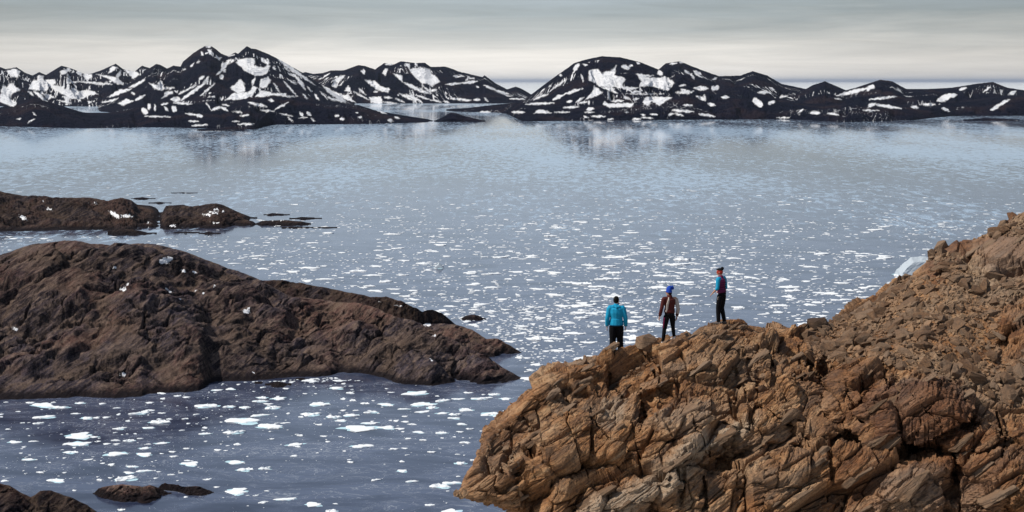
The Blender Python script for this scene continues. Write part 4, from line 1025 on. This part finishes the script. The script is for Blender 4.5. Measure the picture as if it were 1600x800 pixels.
def hand_paths(w, d, palm_n, sc=1.0, curl=0.35):
    """palm, four fingers and a thumb from wrist w along direction d; palm_n points out of the palm"""
    d = Vector(d).normalized(); pn = Vector(palm_n); pn = (pn - d * pn.dot(d)).normalized(); s = d.cross(pn)
    w = Vector(w); out = [T((w - d * .02, .026 * sc, .018 * sc, s), (w + d * .03 * sc, .036 * sc, .015 * sc, s), (w + d * .085 * sc, .040 * sc, .013 * sc, s))]
    for k, ln in enumerate((.068, .078, .072, .056)):
        b0 = w + d * .080 * sc + s * (-.030 + .020 * k) * sc; L = ln * sc
        p1 = b0 + d * L * .45 + pn * L * .10; p2 = p1 + (d * math.cos(curl) + pn * math.sin(curl)) * L * .32; p3 = p2 + (d * math.cos(2 * curl) + pn * math.sin(2 * curl)) * L * .28
        out.append(T((b0, .0092 * sc, .0092 * sc, s), (p1, .0088 * sc, .0088 * sc, s), (p2, .008 * sc, .008 * sc, s), (p3, .0065 * sc, .0065 * sc, s)))
    b0 = w + d * .025 * sc - s * .026 * sc
    out.append(T((b0, .012 * sc, .012 * sc, pn), (b0 + (d * .8 - s * .6 + pn * .25) * .035 * sc, .0105 * sc, .0105 * sc, pn), (b0 + (d * 1.0 - s * .55 + pn * .4) * .062 * sc, .0085 * sc, .0085 * sc, pn)))
    return out


def head_paths(c, yaw, sc=1.0):
    """skull, face, nose, ears; c = chin-to-crown centre; faces +Y turned by yaw"""
    rot = Matrix.Rotation(yaw, 3, 'Z'); c = Vector(c)
    g = lambda x, y, z: c + rot @ Vector((x, y, z)) * sc
    xa = rot @ Vector((1, 0, 0)); ya = rot @ Vector((0, 1, 0))
    out = [T((g(0, .03, -.115), .035 * sc, .035 * sc, xa), (g(0, .015, -.085), .055 * sc, .068 * sc, xa), (g(0, 0, -.03), .070 * sc, .090 * sc, xa), (g(0, -.005, .03), .076 * sc, .098 * sc, xa), (g(0, -.008, .08), .064 * sc, .084 * sc, xa), (g(0, -.008, .115), .03 * sc, .04 * sc, xa))]
    out.append(T((g(0, .088, .012), .008 * sc, .008 * sc, xa), (g(0, .104, -.018), .012 * sc, .011 * sc, xa), (g(0, .100, -.034), .014 * sc, .012 * sc, xa)))
    out.append(T((g(-.02, .078, -.062), .008 * sc, .012 * sc, ya), (g(0, .086, -.062), .010 * sc, .013 * sc, ya), (g(.02, .078, -.062), .008 * sc, .012 * sc, ya)))
    for s in (-1, 1): out.append(T((g(s * .074, -.005, -.035), .010 * sc, .008 * sc, ya), (g(s * .082, -.008, -.005), .020 * sc, .009 * sc, ya), (g(s * .078, -.008, .022), .012 * sc, .008 * sc, ya)))
    return out, g


def eyes(parent, g, sc, mat):
    for s in (-1, 1):
        bm = bmesh.new(); bmesh.ops.create_uvsphere(bm, u_segments=10, v_segments=8, radius=.013 * sc)
        me = bpy.data.meshes.new('eye'); bm.to_mesh(me); bm.free(); me.materials.append(mat)
        o = link(bpy.data.objects.new('eye', me), parent); o.location = g(s * .030, .083, .002)


SKIN = plain('skin', (0.42, 0.24, 0.17), 0.55, 0.06); HAIRM = plain('dark_hair', (0.005, 0.0045, 0.0045), 0.8, 0.3, 120, 0.2); EYEM = plain('eye', (0.05, 0.035, 0.03), 0.2)
TURQ = plain('turquoise_cloth', (0.012, 0.27, 0.47), 0.75, 0.18, 9, 0.5); TURQD = plain('turquoise_trim', (0.006, 0.10, 0.20), 0.75, 0.1); BLACK = plain('black_cloth', (0.005, 0.005, 0.007), 0.9, 0.3, 14, 0.5)
MAROON = plain('maroon_cloth', (0.070, 0.017, 0.016), 0.8, 0.2, 12, 0.5); GREYC = plain('grey_cloth', (0.36, 0.33, 0.32), 0.8, 0.1); PLUM = plain('plum_quilt', (0.13, 0.016, 0.070), 0.6, 0.2, 12, 0.5)
BLUEH = plain('blue_knit', (0.014, 0.055, 0.36), 0.9, 0.25, 60, 0.6); WHITES = plain('white_shoe', (0.72, 0.70, 0.70), 0.6, 0.1); REDB = plain('red_knit', (0.30, 0.030, 0.022), 0.85, 0.2, 60); SHOEG = plain('grey_boot', (0.10, 0.085, 0.08), 0.7, 0.3, 40)
PINKS = plain('pink_panel', (0.20, 0.018, 0.075), 0.8, 0.1); CREAM = plain('cream_panel', (0.50, 0.44, 0.40), 0.8, 0.1)

bpy.context.view_layer.update()
bmv = P1[::2, ::2].reshape(-1, 3)
nr2, nc2 = P1[::2, ::2].shape[:2]; ii = np.arange(nr2 * nc2).reshape(nr2, nc2)
qq = np.stack([ii[:-1, :-1], ii[:-1, 1:], ii[1:, 1:], ii[1:, :-1]], -1).reshape(-1, 4)
BV = BVHTree.FromPolygons([tuple(v) for v in bmv.tolist()], [tuple(q) for q in qq.tolist()])


def ground(x, y):
    h = BV.ray_cast(Vector((x, y, H + 5)), Vector((0, 0, -1)))
    return h[0].z if h[0] is not None else None


def stand(px, Y, foot_off):
    """ground height below each foot for a person whose centre is at column px, depth Y"""
    x = (px - 800) / F * Y
    return x, Y, [ground(x + fx, Y + fy) for fx, fy in foot_off]


def person(px, Y, spec):
    sc = spec['h'] / 1.75; yaw = spec['yaw']; rot = Matrix.Rotation(yaw, 3, 'Z')
    fl, fr = (Vector(f) * sc for f in spec['feet'])
    x, y, zs_ = stand(px, Y, [(rot @ fl)[:2], (rot @ fr)[:2]])
    z0 = min(zs_); dl, dr = zs_[0] - z0, zs_[1] - z0
    dl, dr = min(dl, .22), min(dr, .22)
    z0 = max(z0, max(zs_) - .22)
    J = {k: Vector(v) * sc for k, v in spec['J'].items()}
    J['la'] = fl + Vector((0, 0, dl + .09 * sc)); J['ra'] = fr + Vector((0, 0, dr + .09 * sc))
    for s, a in (('l', 'la'), ('r', 'ra')):
        if s + 'k' not in spec['J']: J[s + 'k'] = (J[s + 'h'] * .52 + J[a] * .48) + Vector((0, .025, 0))
    fw = spec.get('slim', 1.0) * sc
    vox = 0.011
    torso = lambda g=0.0: T((J['pel'] + Vector((0, 0, -.06)) * sc, (.125 * fw + g), (.10 * fw + g), XA), (J['pel'] + Vector((0, 0, .04)) * sc, .160 * fw + g, .118 * fw + g, XA), (J['waist'], .140 * fw + g, .105 * fw + g, XA), (J['chest'], .170 * fw + g, .122 * fw + g, XA), (J['chest'] + Vector((0, 0, .10)) * sc, .175 * fw + g, .110 * fw + g, XA), (J['neck'] + Vector((0, 0, -.05)) * sc, .10 * fw + g, .075 * fw + g, XA), (J['neck'], .062 * sc + g, .062 * sc + g, XA))
    def arm(s, g=0.0, frac=1.0):
        r = [(v * fw + g) for v in (.060, .054, .042, .042, .028)]
        pth = limb((J[s + 's'], J[s + 'e'], J[s + 'w']), r)
        sh = T((J['neck'].lerp(J[s + 's'], .35) + Vector((0, 0, -.05)) * sc, .06 * fw + g, .07 * fw + g, YA), (J[s + 's'], .062 * fw + g, .062 * fw + g, YA), (J[s + 's'].lerp(J[s + 'e'], .15), .058 * fw + g, .058 * fw + g, YA))
        if frac < 1: pth = pth[:max(3, int(len(pth) * frac + .5))]
        return [sh, pth]
    def leg(s, g=0.0):
        r = [(v * fw + g) for v in (.085, .082, .056, .056, .038)]
        return limb((J[s + 'h'], J[s + 'k'], J[s + 'a']), r)
    hp, hg = head_paths(J['head'], spec['look'], sc)
    neck = T((J['neck'] + Vector((0, 0, -.04)) * sc, .056 * sc, .056 * sc, XA), (J['neck'].lerp(J['head'], .5), .050 * sc, .054 * sc, XA), (J['head'] + Vector((0, -.01, -.04)) * sc, .05 * sc, .055 * sc, XA))
    paths = [torso()] + arm('l') + arm('r') + [leg('l'), leg('r'), neck] + hp
    for s in 'lr':
        d = (J[s + 'w'] - J[s + 'e']).normalized(); paths += hand_paths(J[s + 'w'], d, spec['palm'][s], sc * 1.05)
    tr_ = spec.get('toe', {'l': (0, 1, 0), 'r': (0, 1, 0)})
    def foot(s, g=0.0):
        a = J[s + 'a']; td = Vector(tr_[s]).normalized(); sd = td.cross(Vector((0, 0, 1)))
        base = a + Vector((0, 0, -.09 * sc))
        return [T((base - td * .075 * sc + Vector((0, 0, .045)) * sc, .030 * sc + g, .036 * sc + g, sd), (base - td * .02 * sc + Vector((0, 0, .052)) * sc, .036 * sc + g, .046 * sc + g, sd), (base + td * .07 * sc + Vector((0, 0, .040)) * sc, .042 * sc + g, .034 * sc + g, sd), (base + td * .15 * sc + Vector((0, 0, .03)) * sc, .040 * sc + g, .024 * sc + g, sd), (base + td * .18 * sc + Vector((0, 0, .028)) * sc, .024 * sc + g, .016 * sc + g, sd)),
                T((base + Vector((0, 0, .04)) * sc, .036 * sc + g, .036 * sc + g, sd), (a + Vector((0, 0, .05)) * sc, .038 * sc + g, .038 * sc + g, sd))]
    for s in 'lr': paths += foot(s)
    body = fused('person', paths, SKIN, vox)
    body.location = (x, y, z0); body.rotation_euler = (0, 0, yaw)
    tag(body, spec['label'], 'person', 'people standing on the cliff')
    eyes(body, hg, sc, EYEM)
    c = spec['clothes']
    # trousers
    hipw = T((J['pel'] + Vector((0, 0, -.08)) * sc, .14 * fw, .115 * fw, XA), (J['pel'] + Vector((0, -.008, .0)) * sc, .172 * fw, .135 * fw, XA), (J['pel'] + Vector((0, 0, .09)) * sc, .160 * fw, .122 * fw, XA))
    lg = c['leg_loose']
    def trouser(s):
        p = limb((J[s + 'h'], J[s + 'k'], J[s + 'a'] + Vector((0, 0, c.get('hem', 0) * sc))), [(v * fw + .010 + lg * k) for v, k in ((.092, .4), (.090, .7), (.062, 1), (.060, 1.2), (.044, 1.5))])
        return p
    tro = fused('trousers', [hipw, trouser('l'), trouser('r')], c['trousers'], .010, body, 3)
    for s in 'lr': fused('shoe', foot(s, .010), c['shoes'], .008, body, 2)
    # jacket
    tor = torso(.020)[1:] if c['long'] else torso(.018)[1:]
    low_ = T((J['pel'] + Vector((0, 0, c['hem_z'])) * sc, .178 * fw + .012, .138 * fw + .014, XA), (J['waist'], .150 * fw + .022, .118 * fw + .02, XA))
    if c['kind'] == 'jacket':
        jk = fused('jacket', [tor, low_] + [q for s in 'lr' for q in arm(s, .019)], c['jacket'], .010, body, 3)
        for s in 'lr':
            e, w = J[s + 'e'], J[s + 'w']; fused('cuff', [T((e.lerp(w, .86), .038 * fw + .018, .038 * fw + .018, XA), (e.lerp(w, 1.0), .032 * fw + .014, .032 * fw + .014, XA))], c['trim'], .008, jk, 2)
        nk = J['neck']
        fused('hood', [T((nk + Vector((-.115, .01, -.03)) * sc, .03 * sc, .045 * sc, YA), (nk + Vector((-.085, -.075, -.025)) * sc, .035 * sc, .055 * sc, XA), (nk + Vector((0, -.105, -.045)) * sc, .042 * sc, .065 * sc, (0, 0, 1)), (nk + Vector((.085, -.075, -.025)) * sc, .035 * sc, .055 * sc, XA), (nk + Vector((.115, .01, -.03)) * sc, .03 * sc, .045 * sc, YA)),
                       T((nk + Vector((0, -.01, -.06)) * sc, .105 * sc, .09 * sc, XA), (nk + Vector((0, 0, .025)) * sc, .080 * sc, .078 * sc, XA), (nk + Vector((0, .0, .055)) * sc, .070 * sc, .072 * sc, XA))], c['jacket'], .010, jk, 3)
        # hem band and back seams
        fused('hem_band', [T((J['pel'] + Vector((0, 0, c['hem_z'] - .004)) * sc, .181 * fw + .014, .141 * fw + .016, XA), (J['pel'] + Vector((0, 0, c['hem_z'] + .03)) * sc, .181 * fw + .014, .141 * fw + .016, XA))], c['trim'], .008, jk, 1)
    elif c['kind'] == 'softshell':
        jk = fused('jacket', [tor, low_] + [q for q in arm('l', .016)], c['jacket'], .010, body, 3)
        fused('sleeve', arm('r', .017)[1:], c['sleeve_r'], .009, jk, 3)
        for s in 'lr':
            e, w = J[s + 'e'], J[s + 'w']; fused('cuff', [T((e.lerp(w, .62), .042 * fw + .017, .042 * fw + .017, XA), (e.lerp(w, .99), .030 * fw + .014, .030 * fw + .014, XA))], c['jacket'], .008, jk, 2)
        sh = J['ls']; pv = J['neck']
        fused('side_panel', [T((pv + Vector((-.055, -.075, -.01)) * sc, .016, .014, XA), (J['chest'] + Vector((-.085, -.122, .10)) * sc, .030, .014, XA), (J['chest'] + Vector((-.118, -.112, -.03)) * sc, .040, .016, XA), (J['waist'] + Vector((-.118, -.088, -.02)) * sc, .032, .016, XA), (J['pel'] + Vector((-.142, -.085, .08)) * sc, .028, .016, XA))], CREAM, .008, jk, 2)
        fused('collar', [T((J['neck'] + Vector((0, -.005, -.05)) * sc, .10 * sc, .09 * sc, XA), (J['neck'] + Vector((0, 0, .05)) * sc, .066 * sc, .068 * sc, XA))], c['jacket'], .009, jk, 2)
        h_, k_ = J['lh'], J['lk']
        fused('leg_stripe', [T((h_.lerp(k_, .1) + Vector((-.088, -.055, 0)) * sc, .022, .016, YA), (h_.lerp(k_, .5) + Vector((-.072, -.05, 0)) * sc, .018, .014, YA), (h_.lerp(k_, .92) + Vector((-.056, -.035, 0)) * sc, .010, .012, YA))], PINKS, .007, tro, 1)
    else:  # vest over a sleeved shirt
        sh = fused('shirt', [q for s in 'lr' for q in arm(s, .016, .72)], c['shirt'], .010, body, 3)
        jk = fused('vest', [tor, low_, T((J['neck'] + Vector((0, 0, -.06)) * sc, .10 * sc, .09 * sc, XA), (J['neck'] + Vector((0, 0, .04)) * sc, .068 * sc, .070 * sc, XA))], c['jacket'], .010, body, 3)
        fused('pocket_flash', [T((J['lh'] + Vector((-.098, .02, -.03)) * sc, .008, .008, YA), (J['lh'] + Vector((-.094, .035, -.13)) * sc, .008, .008, YA))], CREAM, .005, tro, 1)
        fused('shirt_hem', [T((J['pel'] + Vector((-.12, .10, .10)) * sc, .03, .03, XA), (J['pel'] + Vector((-.135, .09, .03)) * sc, .034, .03, XA))], plain('pale_pink_cloth', (0.55, 0.36, 0.34)), .008, body, 2)
        for z_ in (.30, .23, .16, .09, .02):
            q = J['pel'] + Vector((0, 0, z_ + .05)) * sc
            rr = .150 * fw + .032 if z_ > .1 else .158 * fw + .030
            fused('quilt_seam', [T((q, rr, rr * .78, XA), (q + Vector((0, 0, .012)), rr, rr * .78, XA))], c['trim'], .006, jk, 0)
    # head wear
    hw = c['head']
    if hw == 'hair':
        fused('hair', [T((hg(0, -.035, -.065), .050 * sc, .055 * sc, XA), (hg(0, -.030, -.02), .079 * sc, .078 * sc, XA), (hg(0, -.018, .04), .084 * sc, .098 * sc, XA), (hg(0, -.012, .095), .070 * sc, .088 * sc, XA), (hg(0, -.012, .130), .034 * sc, .044 * sc, XA))], HAIRM, .008, body, 2)
        fused('beard', [T((hg(-.062, .02, -.07), .014, .022, YA), (hg(-.03, .065, -.105), .016, .020, YA), (hg(.03, .065, -.105), .016, .020, YA), (hg(.062, .02, -.07), .014, .022, YA))], HAIRM, .007, body, 2)
    elif hw == 'beanie':
        fused('hair', [T((hg(0, -.045, -.085), .045 * sc, .040 * sc, XA), (hg(0, -.035, -.02), .076 * sc, .070 * sc, XA))], HAIRM, .008, body, 2)
        hat = fused('knit_hat', [T((hg(0, -.008, .000), .087 * sc, .106 * sc, XA), (hg(0, -.008, .03), .090 * sc, .110 * sc, XA), (hg(0, -.012, .09), .082 * sc, .102 * sc, XA), (hg(.005, -.03, .14), .062 * sc, .078 * sc, XA), (hg(.02, -.05, .18), .042 * sc, .05 * sc, XA)),
                    T((hg(.02, -.05, .16), .045 * sc, .045 * sc, XA), (hg(.055, -.085, .175), .042 * sc, .036 * sc, XA), (hg(.075, -.105, .12), .036 * sc, .030 * sc, XA), (hg(.075, -.10, .07), .022 * sc, .022 * sc, XA))], BLUEH, .009, body, 2)
        fused('hat_brim', [T((hg(0, -.008, -.008), .091 * sc, .110 * sc, XA), (hg(0, -.008, .028), .094 * sc, .113 * sc, XA))], BLUEH, .008, hat, 1)
    else:
        fused('headband', [T((hg(0, -.012, -.045), .079 * sc, .094 * sc, XA), (hg(0, -.008, .00), .086 * sc, .106 * sc, XA), (hg(0, -.008, .060), .083 * sc, .102 * sc, XA))], REDB, .008, body, 2)
        fused('hair', [T((hg(0, -.010, .055), .082 * sc, .100 * sc, XA), (hg(0, -.012, .10), .070 * sc, .088 * sc, XA), (hg(0, -.012, .128), .036 * sc, .048 * sc, XA)),
                       T((hg(-.02, -.06, .105), .05 * sc, .05 * sc, XA), (hg(0, -.09, .125), .058 * sc, .058 * sc, XA), (hg(.02, -.115, .115), .046 * sc, .046 * sc, XA)),
                       T((hg(0, .05, .085), .05 * sc, .03 * sc, XA), (hg(0, .10, .075), .03 * sc, .018 * sc, XA))], HAIRM, .009, body, 2)
    return body


MAN = dict(h=1.80, yaw=R(-3), look=R(-28), slim=1.08, feet=((-.115, 0, 0), (.125, .05, 0)), label='man with short dark hair in turquoise hooded jacket, seen from behind',
           J=dict(pel=(0, 0, .95), waist=(0, 0, 1.12), chest=(0, -.01, 1.30), neck=(0, .0, 1.50), head=(.005, .03, 1.635), lh=(-.092, 0, .90), rh=(.092, 0, .90),
                  ls=(-.195, -.01, 1.425), le=(-.262, -.04, 1.13), lw=(-.268, .03, .90), rs=(.195, -.01, 1.425), re=(.265, -.04, 1.13), rw=(.272, .03, .90)),
           palm={'l': (1, 0, 0), 'r': (-1, 0, 0)}, toe={'l': (-.15, 1, 0), 'r': (.2, 1, 0)},
           clothes=dict(kind='jacket', jacket=TURQ, trim=TURQD, trousers=BLACK, shoes=BLACK, leg_loose=.016, long=True, hem_z=-.02, head='hair'))
W2 = dict(h=1.72, yaw=R(14), look=R(38), slim=0.92, feet=((-.20, .04, 0), (.15, .0, 0)), label='woman in a blue bobble hat, maroon jacket and white shoes, turned half left',
          J=dict(pel=(0, 0, .97), waist=(.005, 0, 1.14), chest=(.012, -.005, 1.31), neck=(.005, .0, 1.50), head=(-.01, .03, 1.63), lh=(-.088, 0, .92), rh=(.088, 0, .92),
                 ls=(-.185, -.005, 1.43), le=(-.265, -.03, 1.14), lw=(-.292, .05, .91), rs=(.20, -.005, 1.43), re=(.262, -.05, 1.14), rw=(.255, .04, .90)),
          palm={'l': (1, 0, 0), 'r': (-1, 0, 0)}, toe={'l': (-.75, .7, 0), 'r': (-.1, 1, 0)},
          clothes=dict(kind='softshell', jacket=MAROON, sleeve_r=GREYC, trim=MAROON, trousers=BLACK, shoes=WHITES, leg_loose=-.004, hem=.01, long=False, hem_z=.07, head='beanie'))
W3 = dict(h=1.70, yaw=R(52), look=R(18), slim=0.90, feet=((-.09, .05, 0), (.09, -.06, 0)), label='woman in a red headband, plum vest and turquoise sleeves standing highest',
          J=dict(pel=(0, -.02, .96), waist=(0, .01, 1.13), chest=(0, .01, 1.30), neck=(0, .02, 1.49), head=(0, .06, 1.62), lh=(-.085, -.01, .91), rh=(.085, -.02, .91), lk=(-.088, .06, .50), rk=(.09, .03, .50),
                 ls=(-.182, .01, 1.42), le=(-.235, .0, 1.15), lw=(-.235, .17, .985), rs=(.185, .0, 1.42), re=(.235, -.03, 1.14), rw=(.23, .08, .93)),
          palm={'l': (.3, 0, -1), 'r': (-1, 0, 0)}, toe={'l': (0, 1, 0), 'r': (.1, 1, 0)},
          clothes=dict(kind='vest', jacket=PLUM, trim=plain('dark_plum', (0.05, 0.01, 0.03)), shirt=TURQ, trousers=BLACK, shoes=SHOEG, leg_loose=.006, long=False, hem_z=.03, head='band'))
person(963, 42.35, MAN)
person(1046, 42.1, W2)
person(1127, 43.1, W3)


# ------------------------------------------------------------------ thin sea air
HAZE = 4.0e-6
bm = bmesh.new(); bmesh.ops.create_cube(bm, size=1.0)
me = bpy.data.meshes.new('haze'); bm.to_mesh(me); bm.free()
hz = link(bpy.data.objects.new('haze', me)); hz.location = (0, 299000, 398); hz.scale = (930000, 604000, 804); hz['kind'] = 'stuff'
hm = bpy.data.materials.new('sea_air'); hm.use_nodes = True; hm.node_tree.nodes.clear(); hb = NB(hm.node_tree)
pv = hb.n('ShaderNodeVolumePrincipled'); pv.inputs['Color'].default_value = (0.64, 0.75, 0.94, 1); pv.inputs['Density'].default_value = HAZE; pv.inputs['Anisotropy'].default_value = 0.2
hb.l(pv.outputs[0], hb.n('ShaderNodeOutputMaterial').inputs['Volume']); me.materials.append(hm)
